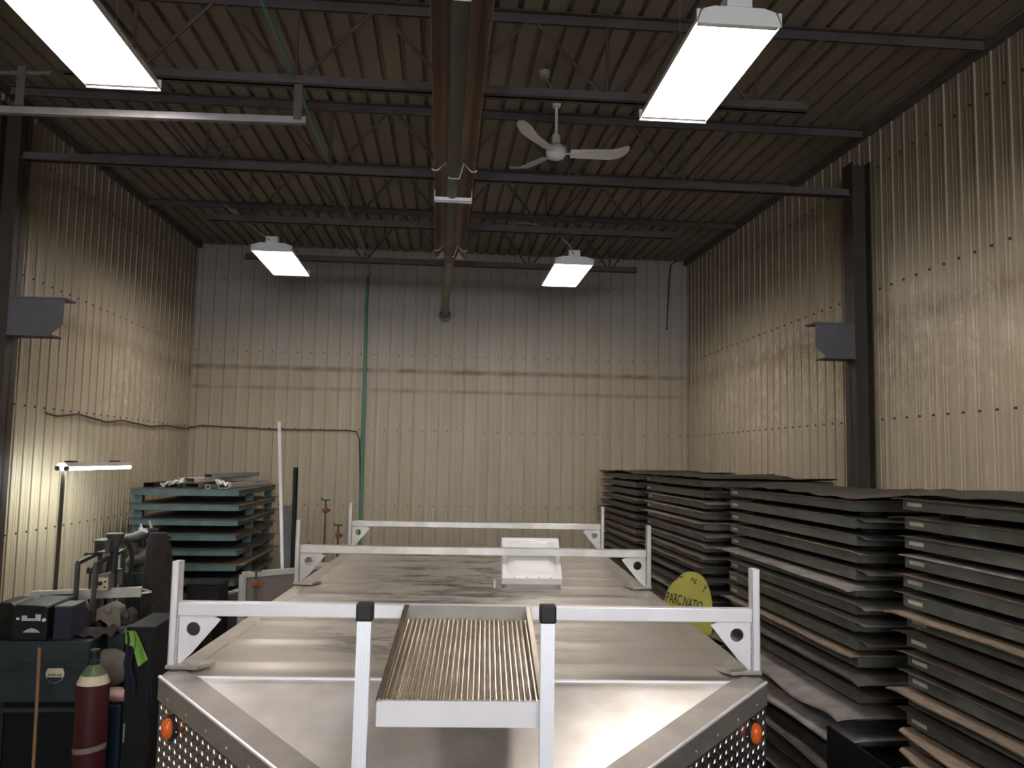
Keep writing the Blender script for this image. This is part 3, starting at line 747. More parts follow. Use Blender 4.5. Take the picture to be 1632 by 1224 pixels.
def sheet_mesh(seed, ml, mf, mb_, th, amp, mat_, name='metal_sheet', W_=TX, L_=TY, sag=1., plies=1, mr=0.):
    "sheet lying flat on a tray, its free rim waving and drooping; ml/mf/mb_ overhang left, near, far"
    rnd = random.Random(seed); ph = [rnd.uniform(0, 6.28) for _ in range(6)]
    out = MB()
    for pl in range(plies):
        j = rnd.uniform(-.015, .015)*pl
        x0, x1, y0, y1 = -ml+j, W_-.02+mr, -mf+j, L_+mb_
        def fn(u, v):
            x = x0+(x1-x0)*(u**1.4 if True else u); y = y0+(y1-y0)*v
            dx = max(0, -x, x-W_); dy = max(0, -y, y-L_)
            d = math.hypot(dx, dy)
            z = -sag*(d*.05+d*d*.5) + amp*min(1, d/.08)*(math.sin(y*3.1+ph[0])*.6+math.sin(y*7.7+ph[1])*.25+math.sin(x*5+ph[2])*.3)
            x += .006*math.sin(y*9+ph[3])*(u < .02)
            return (x, y, z+th*(plies-pl)+.0002)
        out.grid(fn, 14, 34, th*.85)
    return out.build(name, mat_, smooth=True)
XS = 2.2
proto = make_tray('traysteel'); proto2 = make_tray('traysteel', tag_=True)
sheet_protos = []
kinds = [('sheet_rust', 'rust-brown steel sheet', .003), ('sheet_dark', 'dark grey steel sheet', .003), ('sheet_pale', 'pale galvanised sheet', .0055), ('sheet_ply', 'brown fibre board', .007)]
for k in range(12):
    m_, w_, th_ = kinds[(k*5+k//4) % 4]
    rnd = random.Random(100+k)
    s_ = sheet_mesh(k, rnd.choice([.004, .012, .02, .05, .08]), rnd.uniform(.0, .16), rnd.uniform(.0, .12), th_*rnd.uniform(.9, 1.3), rnd.uniform(.003, .010), m_)
    sheet_protos.append((s_, w_, m_))
wide_protos = []
for k in range(6):
    m_, w_, th_ = kinds[[2, 2, 1, 3, 2, 0][k]]
    s_ = sheet_mesh(50+k, .17+.02*(k % 3), .13, .10, th_, .026, m_, sag=.9, plies=2)
    wide_protos.append((s_, w_, m_))
stacks = [('nearest right-hand stack', 1.95, 2.755, 29), ('second right-hand stack', 4.38, 2.715, 29), ('third right-hand stack', 7.0, 2.755, 28), ('farthest right-hand stack', 9.49, 2.755, 28)]
used = set()
for si, (sname, y0, ztop, n) in enumerate(stacks):
    rnd = random.Random(si+3)
    z = ztop-.006; layers = []
    k = 0
    while True:
        pitch = PITCHZ
        if si == 1 and k >= 12: pitch = .128
        z -= (BH+FT)
        if z < 0.0: break
        layers.append((k, z)); z -= pitch-(BH+FT); k += 1
    zlow = layers[-1][1]
    # a timber sleeper pair carries the lowest tray
    for q_ in (0, 1):
        if zlow > .01:
            tag(MB().box(XS+.1, XS+1.0, y0+.15+q_*1.45, y0+.25+q_*1.45, 0, zlow).build('floor_sleeper', 'sheet_ply'), '%s floor sleeper under the %s' % (('near', 'far')[q_], sname), 'timber')
    for k, zt_ in layers:
        src = proto if 'p' not in used else None
        if src is None: t = copy_tree(proto)
        else: t = proto; used.add('p')
        dx = rnd.uniform(-.006, .006)
        t.location = (XS+dx, y0+rnd.uniform(-.012, .012), zt_); t.rotation_euler = (0, 0, rnd.uniform(-.004, .004))
        t['label'] = 'grey-green steel tray, %s of the %s' % (ORD[k] if k == 0 else ORD[k]+' from the top', sname); t['group'] = 'stacked steel trays on the right'
        if k == 0: continue
        if si == 0 and k in (12, 13, 14):
            # long boards whose free edge bends right down over the trays below
            oo, dd = {12: (.10, .10), 13: (.15, .20), 14: (.08, .06)}[k]
            def bent(u, v, oo=oo, dd=dd):
                y = -.06+(TY+.10)*v; w_ = 1-v
                if u < .55: return (.62-.62*u/.55-.002, y, .009)
                f_ = (u-.55)/.45; o_ = .02+oo*w_**.8
                return (-o_*f_, y, .009-(.012+dd*w_**1.3)*f_**1.7)
            s_ = MB().grid(bent, 22, 30, .006).build('bent_board', 'sheet_ply', smooth=True); s_.location = (XS-.006, y0, zt_+BH+FT)
            tag(s_, 'brown board bending down over the side of the nearest right-hand stack, on its %s tray' % ORD[k], 'board')
            continue
        wide = (si == 1 and k >= 12)
        ps = wide_protos if wide else sheet_protos
        j = (rnd.randrange(len(ps)) if not wide else k % len(ps))
        s0, w_, m_ = ps[j]
        s_ = s0.copy(); C.objects.link(s_)
        s_.location = (XS, y0+rnd.uniform(-.02, .02)-(0), zt_+BH+FT)
        if wide: s_.location.z += .0
        tag(s_, '%s on the %s tray from the top of the %s' % (w_, ORD[k], sname), 'sheet', 'sheets lying between the right-hand trays')
    # crumpled top sheets
    top_defs = [(.06, .02, .14, 'mesh_mat', .022, 'rumpled brown mesh mat'), (.02, .08, .10, 'sheet_rust', .012, 'curled rusty sheet')]
    zt_ = layers[0][1]+BH+FT
    s_ = sheet_mesh(200+si, .03, .05, .06, .004, .010, 'sheet_rust'); s_.location = (XS, y0, zt_)
    tag(s_, 'rusty sheet lying on the topmost tray of the %s' % sname, 'sheet', 'top sheets of the right-hand stacks')
    # mesh mat, rising in soft waves over the flat sheet
    rr = random.Random(300+si); ph = [rr.uniform(0, 6) for _ in range(4)]
    def mf_(u, v):
        x = -.05+1.18*u; y = -.10+2.12*v
        e = min(1, 0 + max(abs(u-.5), abs(v-.5))*2)
        return (x+.012*math.sin(v*40+ph[0])*(u < .05), y+.02*math.sin(u*25), .009+.018*(1+math.sin(y*3.3+ph[1])*math.sin(x*4+ph[2]))*e+.004*math.sin(y*17+x*9))
    s_ = MB().grid(mf_, 26, 60, .003).build('wire_mesh_mat', 'mesh_mat', smooth=True); s_.location = (XS, y0, zt_)
    tag(s_, 'rumpled brown mesh mat on top of the %s' % sname, 'mesh mat', 'mesh mats on the right-hand stacks')
for s0, _, _ in sheet_protos+wide_protos: bpy.data.objects.remove(s0)
for ch in list(proto2.children): bpy.data.objects.remove(ch)
bpy.data.objects.remove(proto2)

# teal stack on the left
LX, LY, LW, LL = -3.19, 9.1, 1.10, 1.95
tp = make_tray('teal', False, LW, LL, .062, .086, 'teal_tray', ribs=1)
z = 2.525; k = 0; first = True; rnd = random.Random(5)
while z-.148 > 0:
    z -= .148
    t = tp if first else copy_tree(tp); first = False
    t.location = (LX+rnd.uniform(-.01, .01)+.0*k, LY+rnd.uniform(-.01, .01), z); t['label'] = 'teal steel tray, %s of the left-hand stack' % (ORD[k] if k == 0 else ORD[k]+' from the top'); t['group'] = 'teal trays stacked on the left'
    s_ = sheet_mesh(400+k, .03, .02, .05, .004, .004, ['sheet_dark', 'sheet_rust'][k % 2], W_=LW, L_=LL, sag=.3, mr=.05+.025*(k % 3))
    s_.location = (LX, LY, z+.148)
    # mirror the free side to the right where it can be seen
    tag(s_, '%s on the %s teal tray from the top of the left-hand stack' % (['dark grey steel sheet', 'rusty steel sheet'][k % 2], ORD[k]), 'sheet', 'sheets on the teal trays')
    z -= .0055; k += 1
zl = z+.0055
tag(MB().box(LX+.05, LX+LW-.05, LY+.1, LY+LL-.1, 0, zl-.001).build('floor_plinth', 'machine_dk'), 'low dark plinth under the teal tray stack', 'plinth')
# offcuts on the teal stack
ZT = 2.525+.006
def offcut(p, q_, w, h, m_, lab, kind='metal_offcut', hollow=False):
    mb = MB()
    if hollow:
        a, b = Vector(p), Vector(q_); d = (b-a).normalized(); r_ = d.cross(Vector((0, 0, 1))).normalized()
        th = .004
        for o_, w2, h2, dz in ((-w/2+th/2, th, h, 0), (w/2-th/2, th, h, 0), (0, w, th, h/2-th/2), (0, w, th, -h/2+th/2)):
            mb.bar(a+r_*o_+Vector((0, 0, dz)), b+r_*o_+Vector((0, 0, dz)), w2, h2)
    else: mb.bar(p, q_, w, h)
    return tag(mb.build(kind, m_), lab, 'metal offcut', 'offcuts on the teal stack')
offcut((-2.62, 9.25, ZT+.03), (-2.50, 10.9, ZT+.03), .16, .055, 'tan', 'open-ended tan box section on the teal stack, left of the square tube', hollow=True)
offcut((-2.84, 9.3, ZT+.022), (-2.75, 10.8, ZT+.022), .14, .04, 'tan', 'flat tan channel on the teal stack beside the crumpled foil', hollow=True)
offcut((-2.44, 9.22, ZT+.022), (-2.36, 10.6, ZT+.022), .045, .04, 'alu_dull', 'small square tube end in the middle of the teal stack top', hollow=True)
offcut((-2.30, 9.3, ZT+.028), (-2.18, 10.8, ZT+.028), .10, .05, 'alu_dull', 'rough aluminium profile at the right of the teal stack top', hollow=True)
offcut((-2.70, 9.35, ZT+.085), (-2.30, 10.4, ZT+.085), .20, .045, 'dirty_white', 'pale profile lying crosswise over the other offcuts', hollow=True)
offcut((-2.46, 9.30, ZT+.135), (-2.22, 10.5, ZT+.135), .09, .04, 'conduit', 'short bright profile topmost among the offcuts', hollow=True)
offcut((-3.1, 9.4, ZT+.025), (-2.95, 10.9, ZT+.025), .12, .05, 'machine_dk', 'dark brown strip on the left of the teal stack top', hollow=True)
rnd = random.Random(9)
mb = MB()
def foil(u, v): return (-2.93+.24*u, 9.22+.10*v, ZT+.03+.06*u+.015*math.sin(u*19+v*7)+.012*math.sin(v*13+u*5))
tag(mb.grid(foil, 16, 8, .002).build('crumpled_foil', 'alu'), 'shiny crumpled foil strip on the teal stack', 'foil')
mb = MB()
def foil(u, v): return (-2.36+.15*u, 9.2+.10*v, ZT+.075-.03*u+.018*math.sin(u*15+v*9)+.012*math.sin(v*11+u*8))
tag(mb.grid(foil, 14, 8, .002).build('crumpled_foil', 'alu'), 'crumpled foil scrap over the right-hand profiles on the teal stack', 'foil')

# ------------------------------------------------------------------ bench lamp on its post
a = at(98, 744, x=-3.05); b = Vector((-2.97, a.y+1.22, a.z-.0))
t = thing('bench_lamp', 'lit twin-tube fluorescent lamp on a post above the left bench', 'lamp', a)
d = (b-a).normalized(); r_ = Vector((d.y, -d.x, 0))
mb = MB(); sec = [(-.06, .0), (-.03, .035), (.03, .035), (.06, .0), (.055, 0), (.028, .030), (-.028, .030), (-.055, 0)]
mb.prism([a+r_*p[0]+Vector((0, 0, p[1])) for p in sec], b-a); world_part(mb, 'lamp_housing', 'dirty_white', t)
for s_ in (-1, 1):
    world_part(MB().tube([a+r_*s_*.035+d*.03-Vector((0, 0, .012)), b+r_*s_*.035-d*.03-Vector((0, 0, .012))], .017, 10), 'tube', 'tube_on2', t, smooth=True)
    world_part(MB().tube([a+r_*s_*.035+d*.0-Vector((0, 0, .012)), a+r_*s_*.035+d*.025-Vector((0, 0, .012))], .02, 10), 'tube_socket', 'machine', t, smooth=True)
    p_ = a+d*(.15 if s_ < 0 else .95); world_part(MB().bar(p_+r_*-.03+Vector((0, 0, .042)), p_+r_*.03+Vector((0, 0, .042)), .10, .012), 'mounting_clip', 'machine_dk', t)
p0 = at(101, 757, y=a.y+.10); p1 = at(88, 962, y=a.y+.05)
world_part(MB().bar((p1.x-.01, p1.y, 1.42), p0+Vector((0, 0, .03)), .025, .025), 'post', 'steel_col', t)

# ------------------------------------------------------------------ left work area
t = thing('workbench', 'dark cluttered steel workbench along the left wall behind the teal machine', 'workbench', (-2.7, 6.6, 0))
world_part(MB().box(-3.40, -1.95, 6.60, 7.89, 1.38, 1.42), 'bench_top', 'machine_dk', t)
for x_ in (-3.36, -2.04):
    for y_ in (6.65, 7.80): world_part(MB().box(x_, x_+.06, y_, y_+.06, 0, 1.38), 'leg', 'machine_dk', t)
world_part(MB().box(-3.36, -1.98, 6.66, 7.85, .5, .53), 'shelf', 'machine_dk', t)
# teal machine cabinet with round badge
Yc = 6.0
t = thing('machine_cabinet', 'dark teal machine cabinet with a round yellow badge, at lower left', 'machine', (-2.85, Yc, 0))
xa, xb = at(5, 1100, y=Yc).x, at(138, 1100, y=Yc).x; zt_ = 1.635; zb = at(60, 1120, y=Yc).z
world_part(MB().box(xa-.25, xb, Yc, Yc+.5, zb, zt_), 'cabinet_body', 'teal_dark', t, bevel=.008)
world_part(MB().box(xa-.25, xb, Yc-.012, Yc, zt_-.17, zt_-.14).box(xa-.05, xb+.0, Yc-.02, Yc, zb-.055, zb-.03), 'seam_strip', 'teal_dark', t)
for x_ in (xa-.24, xb-.05): 
    for y_ in (Yc+.01, Yc+.44): world_part(MB().box(x_, x_+.045, y_, y_+.045, 0, zb), 'leg', 'teal_dark', t)
world_part(MB().box(xa-.25, xb, Yc+.46, Yc+.5, 0, zb), 'rear_panel', 'black', t)  # added black sheet standing for the deep shade under the cabinet
c = at(88, 1074, y=Yc-.003); rb = at(103, 1074, y=Yc).x-c.x
Rx = Matrix.Rotation(PI/2, 4, 'X')
bd = world_part(MB().lathe([(rb, 0), (rb, .004), (rb*.9, .005)], c, 32, M_=Rx), 'badge', 'cream', t)
mb = MB(); n = 14
pts = [(c.x+rb*.96*math.cos(PI+PI*.12+(PI*.76)*k/n), c.y-.0065, c.z+rb*.96*math.sin(PI+PI*.12+(PI*.76)*k/n)) for k in range(n+1)]
world_part(mb.prism(pts, (0, .002, 0)), 'badge_lower_half', 'teal_dark', bd)
bd2 = text_mesh('smit-air', rb*.52, Matrix.Translation(c+Vector((0, -.007, -.003))) @ Rx, .001); world_part(bd2, 'badge_lettering', 'ink', bd)
xc = at(143, 1100, y=Yc).x; xd = at(172, 1100, y=Yc).x
t = thing('machine_gearbox', 'narrow dark teal gearbox beside the badged cabinet', 'machine', (xc, Yc, 0))
world_part(MB().box(xc, xd, Yc+.25, Yc+.6, 0, 1.64), 'casing', 'teal_dark', t, bevel=.01)
c = at(185, 1062, y=Yc+.24); world_part(MB().lathe([(.11, 0), (.13, .01), (.13, .03), (.11, .04)], Vector((c.x-.03, Yc+.24, c.z)), 28, M_=Rx), 'belt_guard', 'tan', t, smooth=True)
# black equipment box on the cabinet
t = thing('wire_feeder_box', 'black equipment case with a white label, on top of the teal cabinet', 'equipment case', (-2.8, Yc+.05, zt_))
xe, xf = at(18, 1000, y=Yc+.02).x, at(74, 1000, y=Yc+.02).x; za = zt_; zb2 = at(40, 966, y=Yc+.02).z
mb = MB().prism([(xe, Yc+.02, za), (xf, Yc+.02, za), (xf, Yc+.02, zb2-.015), (xf-.02, Yc+.02, zb2), (xe+.02, Yc+.02, zb2+.008), (xe, Yc+.02, zb2-.02)], (0, .42, 0))
world_part(mb, 'case', 'black', t, bevel=.008)
world_part(MB().prism([(xe-.16, Yc+.10, za), (xe-.002, Yc+.04, za), (xe-.002, Yc+.04, zb2-.01), (xe-.03, Yc+.06, zb2+.012), (xe-.16, Yc+.12, zb2)], (0, .3, 0)), 'side_cover', 'black', t, bevel=.01)
def patch(px0, py0, px1, py1, y_, name, m_, par, th=.003):
    A_, B2 = at(px0, py0, y=y_), at(px1, py1, y=y_)
    return world_part(MB().box(A_.x, B2.x, y_-th, y_, B2.z, A_.z), name, m_, par)
yf_ = Yc+.019
for q_ in ((35, 981, 43, 989.5), (43, 985.5, 57, 989.5), (57, 979, 65, 989.5)): patch(*q_, yf_, 'label_plate', 'dirty_white', t)
patch(26, 984.5, 31, 987.5, yf_, 'chrome_latch', 'alu', t)
A_ = at(36, 1008, y=yf_); B2 = at(64, 1006, y=yf_); n = 10
pts = [(A_.x+(B2.x-A_.x)*k/n, yf_, A_.z+.028*math.sin(PI*k/n)) for k in range(n+1)]
world_part(MB().prism(pts, (0, -.003, 0)), 'crescent_sticker', 'dirty_white', t)
world_part(MB().lathe([(.013, 0), (.011, .012), (.002, .014)], at(70.5, 988, y=yf_), 14, M_=Rx), 'knob', 'alu', t, smooth=True)
world_part(MB().tube([at(48, 974, y=yf_-.02), at(50, 973, y=yf_-.025), at(62, 971, y=yf_-.025), at(64, 972, y=yf_-.01)], .004, 6), 'handle', 'black', t)
# dark blue box next to it
A_, B2 = at(87, 968, y=Yc+.05), at(112, 1018, y=Yc+.05)
t = thing('battery_box', 'plain dark navy upright box on the teal cabinet beside the black case', 'box', (A_.x, Yc+.05, zt_))
world_part(MB().box(A_.x, B2.x, Yc+.05, Yc+.28, zt_, A_.z), 'box_body', 'navy', t, bevel=.005)
world_part(MB().box(A_.x, B2.x, Yc+.05, Yc+.28, A_.z, A_.z+.008), 'box_lid', 'machine', t)
# gas cylinder
cx = at(147, 1120, y=5.6).x; yc = 5.75
sh = at(147, 1078, y=yc).z; cx = at(147, 1120, y=yc).x; R0 = .098
t = thing('gas_cylinder', 'tall dark red gas cylinder with green shoulder and cream label', 'gas cylinder', (cx, yc, 0))
world_part(MB().lathe([(R0*.9, 0), (R0, .02), (R0, sh-.04)], (cx, yc, 0), 32), 'bottle', 'red', t, smooth=True)
world_part(MB().lathe([(R0, sh-.04), (R0*.93, sh-.02), (R0*.78, sh+.015)], (cx, yc, 0), 32), 'label_collar', 'cream', t, smooth=True)
world_part(MB().lathe([(R0*.78, sh+.015), (R0*.55, sh+.05), (R0*.32, sh+.075), (.02, sh+.08)], (cx, yc, 0), 32), 'shoulder', 'cylgreen', t, smooth=True)
world_part(MB().lathe([(.028, sh+.07), (.03, sh+.10), (.016, sh+.11), (.016, sh+.15), (.03, sh+.155), (.03, sh+.17)], (cx, yc, 0), 16), 'valve', 'teal_dark', t, smooth=True)
zz = at(147, 1198, y=yc-R0).z
def band(u, v):
    an = 2*PI*u; return (cx+(R0+.002)*math.cos(an), yc+(R0+.002)*math.sin(an), zz+.012*math.cos(an)+(v-.5)*.034)
world_part(MB().grid(band, 32, 1), 'chain_strap', 'tan', t, smooth=True, fix=False)
# broom handle
a, b = at(63, 1032, y=5.80), at(53, 1224, y=5.62)
d = (b-a).normalized(); b2 = a+d*(a.z/-d.z)
tag(MB().tube([a, b2+Vector((0, 0, .012))], .011, 10).build('broom_handle', 'wood', smooth=True), 'orange wooden pole leaning against the teal cabinet', 'pole')
# black cabinet with navy jacket and green cloth
xa, xb = at(197, 1050, y=5.95).x, at(243, 1050, y=5.95).x; zt2 = at(215, 1000, y=5.95).z
t = thing('storage_cabinet', 'tall black cabinet between the gas cylinder and the trailer', 'cabinet', (xa, 6.0, 0))
world_part(MB().box(xa, xb, 5.97, 6.5, 0, zt2), 'carcass', 'black', t, bevel=.006)
world_part(MB().box(xa+.01, xb-.01, 5.955, 5.969, .08, zt2-.03), 'door', 'black', t, bevel=.004)
world_part(MB().tube([(xa+.03, 5.945, 1.0), (xa+.03, 5.945, 1.12)], .006, 6), 'handle', 'alu_dull', t)
def jk_(u, v):
    A_ = at(201+14*u, 1006+100*v, y=5.93); return (A_.x+.01*math.sin(v*9), 5.935-.02*math.sin(u*7+v*2)-.008, A_.z)
mb = MB().grid(jk_, 10, 16); tag(mb.build('jacket', 'navy', smooth=True), 'navy jacket hanging on the front of the black cabinet', 'jacket')
def gc(u, v):
    q_ = [(200, 1005, 216, 1006), (200, 1026, 222, 1016), (212, 1030, 230, 1036), (220, 1063, 236, 1051)]
    f_ = v*3; i = min(2, int(f_)); w_ = f_-i
    l_ = [q_[i][j]*(1-w_)+q_[i+1][j]*w_ for j in range(4)]
    A_ = at(l_[0]+(l_[2]-l_[0])*u, l_[1]+(l_[3]-l_[1])*u, y=5.92); return (A_.x, 5.922-.006*math.sin(u*6+v*3), A_.z)
tag(MB().grid(gc, 10, 22).build('cleaning_cloth', 'green_cloth', smooth=True), 'bright lime green cloth draped over the black cabinet', 'cloth')
A_ = at(172, 1118, y=6.0); B2 = at(194, 1205, y=6.0)
tag(MB().box(A_.x, B2.x, 5.94, 6.2, 0, A_.z).build('plastic_drum', 'bluecrate', bevel=.02), 'dark blue plastic drum standing behind the red gas cylinder', 'drum')
t = thing('grinder_motor', 'pale worn motor body on the blue drum beside the red cylinder', 'motor', (A_.x+.05, 6.0, A_.z))
p_ = at(185, 1100, y=5.98)
world_part(MB().lathe([(.02, -.07), (.045, -.065), (.05, 0), (.045, .065), (.02, .07)], Vector((p_.x, p_.y, A_.z+.05)), 16, M_=Matrix.Rotation(PI/2, 4, 'Y')), 'motor_body', 'pinkmetal', t, smooth=True)
# long white beam over the bench
a, b = at(50, 950, y=6.85), at(226, 943, y=6.95)
t = thing('white_beam', 'long white boxed beam lying level over the left bench', 'beam', a)
world_part(MB().bar(a, b, .05, .075), 'beam_body', 'dirty_white', t, bevel=.004)
world_part(MB().bar(b+Vector((0, 0, -.01)), b+Vector((.07, .01, 0)), .02, .015).bar(b+Vector((0, 0, .02)), b+Vector((.05, 0, .01)), .02, .008), 'beam_spigot', 'alu_dull', t)
for f_ in (.2, .8):
    p_ = a.lerp(b, f_); world_part(MB().box(p_.x-.02, p_.x+.02, p_.y+.026, p_.y+.06, 1.42, p_.z+.02), 'stand', 'machine', t)
world_part(MB().bar(a.lerp(b, .10)+Vector((0, -.026, 0)), a.lerp(b, .42)+Vector((0, -.026, .004)), .002, .012), 'worn_stripe', 'machine_dk', t)
# steel cage frame
def fr(px, py, y_): return at(px, py, y=y_)
t = thing('bar_cage', 'open cage frame of thin rusty steel bars around the tan control box', 'frame', (fr(124, 985, 6.75).x, 6.75, 1.42))
def barp(p, q_, nm='frame_bar', w=.028, m_='machine'): world_part(MB().bar(p, q_, w, w), nm, m_, t)
A1 = fr(124, 897, 6.72); A2 = fr(160, 880, 7.30); B1 = fr(152, 900, 6.60+.1); B2_ = fr(197, 877, 7.30)
for p_ in (A1, B1, A2, B2_): barp(Vector((p_.x, p_.y, 1.42)), p_, 'frame_post')
barp(A1, A2); barp(B1, B2_)
# tan control box with dial
A_, B2 = at(156, 920, y=6.78), at(172, 942, y=6.78)
t = thing('control_box', 'tan control box with a black dial, inside the steel frame', 'control box', (A_.x, 6.8, B2.z))
ex = at(193, 930, y=7.2).x
world_part(MB().prism([(A_.x, 6.78, B2.z), (B2.x, 6.78, B2.z), (ex, 7.15, B2.z), (A_.x+.05, 7.15, B2.z)], (0, 0, A_.z-B2.z+.02)), 'case', 'tan', t, bevel=.004)
world_part(MB().box(A_.x+.005, B2.x-.003, 6.774, 6.779, B2.z+.005, A_.z-.002), 'face_plate', 'cream', t)
c = at(160, 930, y=6.772); world_part(MB().lathe([(.017, 0), (.014, .02), (.002, .021)], c, 16, M_=Rx), 'dial', 'rubber', t, smooth=True)
world_part(MB().lathe([(.007, 0), (.006, .012)], at(168, 927, y=6.772), 10, M_=Rx).lathe([(.007, 0), (.006, .012)], at(167, 936, y=6.772), 10, M_=Rx), 'button', 'rubber', t)
world_part(MB().box(A_.x+.04, A_.x+.08, 6.9, 6.94, 1.42, B2.z), 'pedestal', 'machine', t)
# drill press: head, funnel guard, column
p_ = at(183, 870, y=7.0)
t = thing('drill_press', 'grimy bench drill press with a flared belt guard', 'drill press', (p_.x, 7.0, 1.42))
R0_ = at(198, 852, y=7.0).x-p_.x
zt3 = at(183, 851, y=7.0).z
world_part(MB().lathe([(R0_*.42, zt3-.12), (R0_*.62, zt3-.08), (R0_, zt3-.008), (R0_*1.05, zt3), (R0_*.98, zt3+.006)], (p_.x, 7.0, 0), 24), 'belt_guard', 'machine', t, smooth=True)
c1 = at(168, 870, y=6.95)
world_part(MB().box(c1.x-.055, c1.x+.06, 6.87, 7.05, c1.z-.05, c1.z+.045).box(c1.x-.065, c1.x+.05, 6.85, 7.05, c1.z+.04, c1.z+.052), 'head', 'machine', t, bevel=.008)
world_part(MB().lathe([(.03, 0), (.03, .01), (.012, .012)], (c1.x-.005, 6.868, c1.z+.0), 16, M_=Rx), 'pulley_window', 'rubber', t)
world_part(MB().box(c1.x-.02, c1.x+.03, 6.862, 6.869, c1.z-.035, c1.z-.022), 'white_sticker', 'white', t)
world_part(MB().tube([(p_.x, 7.0, 1.43), (p_.x, 7.0, zt3-.11)], .03, 12), 'column', 'teal_dark', t, smooth=True)
world_part(MB().box(p_.x-.12, p_.x+.12, 6.88, 7.18, 1.42, 1.445), 'base', 'machine', t)
e = at(137, 883, y=6.95); world_part(MB().tube([c1+Vector((-.02, 0, -.055)), e], .008, 8).lathe([(.002, -.014), (.013, -.008), (.013, .008), (.002, .014)], e, 10), 'feed_lever', 'machine_dk', t, smooth=True)
kn = at(144, 909, y=6.9); world_part(MB().lathe([(.002, -.03), (.024, -.02), (.028, 0), (.024, .02), (.002, .03)], kn, 14).tube([kn, (kn.x+.005, kn.y, 1.5)], .009, 6), 'hand_knob', 'rubber', t, smooth=True)
# small bottles behind the frame
for i, (px, m_, lab) in enumerate(((160, 'pinkmetal', 'pinkish bottle behind the steel frame'), (175, 'black', 'dark bottle between the pinkish bottle and the drill column'), (190, 'dirty_white', 'pale bottle at the right of the steel frame'))):
    q_ = at(px, 903, y=7.42)
    tag(MB().lathe([(.03, 1.42), (.032, 1.44), (.032, q_.z+.02), (.014, q_.z+.06), (.012, q_.z+.10)], (q_.x, 7.42, 0), 14).build('bottle', m_, smooth=True), lab, 'bottle', 'bottles on the left bench')
# radial machine with curved cast arm
t = thing('radial_saw', 'grimy grey-green cast machine with curved arm and hoses, in front of the teal stack', 'machine', (-2.5, 7.6, 1.42))
ya = 7.7
w1 = [at(x_, y_, y=ya) for x_, y_ in ((205, 900), (213, 893), (224, 892), (234, 884), (240, 870), (246, 856))]
world_part(MB().tube(w1, [.05, .06, .055, .05, .035, .025], 14), 'cast_arm', 'machine', t, smooth=True)
w2_ = [at(x_, y_, y=ya) for x_, y_ in ((198, 858), (212, 858), (228, 852), (238, 848))]
world_part(MB().tube(w2_, [.035, .045, .05, .04], 12), 'motor', 'machine', t, smooth=True)
world_part(MB().tube([at(212, 862, y=ya), at(216, 880, y=ya), at(214, 892, y=ya)], [.03, .04, .03], 10), 'yoke', 'machine', t, smooth=True)
q_ = at(222, 915, y=ya); world_part(MB().box(q_.x-.14, q_.x+.12, ya-.05, ya+.18, 1.42, q_.z+.03), 'body', 'teal_dark', t, bevel=.02)
q2 = at(228, 898, y=ya); world_part(MB().box(q2.x-.08, q2.x+.06, ya-.0, ya+.14, q_.z, q2.z+.03), 'neck', 'machine', t, bevel=.02)
for o_ in (0, .02, .045):
    hs = [at(x_, y_, y=7.4) for x_, y_ in ((196+o_*150, 862), (205+o_*100, 872), (209+o_*60, 890), (206+o_*100, 915), (207+o_*60, 940))]
    world_part(MB().tube(hs, .011, 8), 'hose', 'brown_cloth', t, smooth=True)
world_part(MB().bar(at(222, 842, y=7.55), at(236, 848, y=7.55), .02, .02).bar(at(224, 835, y=7.55), at(228, 846, y=7.55), .012, .012), 'chrome_handle', 'alu', t)
world_part(MB().bar(at(238, 829, y=7.6), at(243, 846, y=7.6), .012, .016), 'pale_lever', 'dirty_white', t)
world_part(MB().tube([at(236, 846, y=7.6), at(252, 848, y=7.6)], .03, 10), 'arm_head', 'navy', t, smooth=True)
# brown coat hung from a stand
ys = 7.35
top_ = at(252, 850, y=ys)
t = thing('coat_stand', 'dark stand carrying the long brown coat', 'stand', (top_.x, ys+.06, 1.42))
world_part(MB().tube([(top_.x, ys+.06, 1.42), (top_.x, ys+.06, top_.z-.005)], .012, 8), 'pole', 'black', t)
world_part(MB().tube([(top_.x-.09, ys+.06, top_.z-.03), (top_.x, ys+.06, top_.z-.01), (top_.x+.09, ys+.06, top_.z-.04)], .01, 8), 'shoulder_bar', 'black', t)
prof = [(0, 238, 266), (.12, 234, 272), (.4, 229, 279), (.7, 226, 284), (1, 226, 288)]
def coat(u, v):
    for i in range(4):
        if v <= prof[i+1][0]: w_ = (v-prof[i][0])/(prof[i+1][0]-prof[i][0]); l_ = prof[i][1]+(prof[i+1][1]-prof[i][1])*w_; r2 = prof[i][2]+(prof[i+1][2]-prof[i][2])*w_; break
    an = u*2*PI; c_ = (l_+r2)/2; h_ = (r2-l_)/2*(1+.07*math.sin(an*7)*v)
    yy = ys+.06-.07*math.sin(an)*(.55+.7*v)*(1+.25*math.sin(an*7+1)*v)
    A_ = at(c_+h_*math.cos(an), 849+160*v, y=ys+.06); return (A_.x, yy, A_.z)
mb = MB().grid(coat, 56, 24)
tp_ = [coat(k/56, 0) for k in range(56)]; mb.add(tp_, [tuple(range(56))])
tag(mb.build('coat', 'brown_cloth', smooth=True), 'long dark brown coat hanging in front of the teal stack', 'coat')
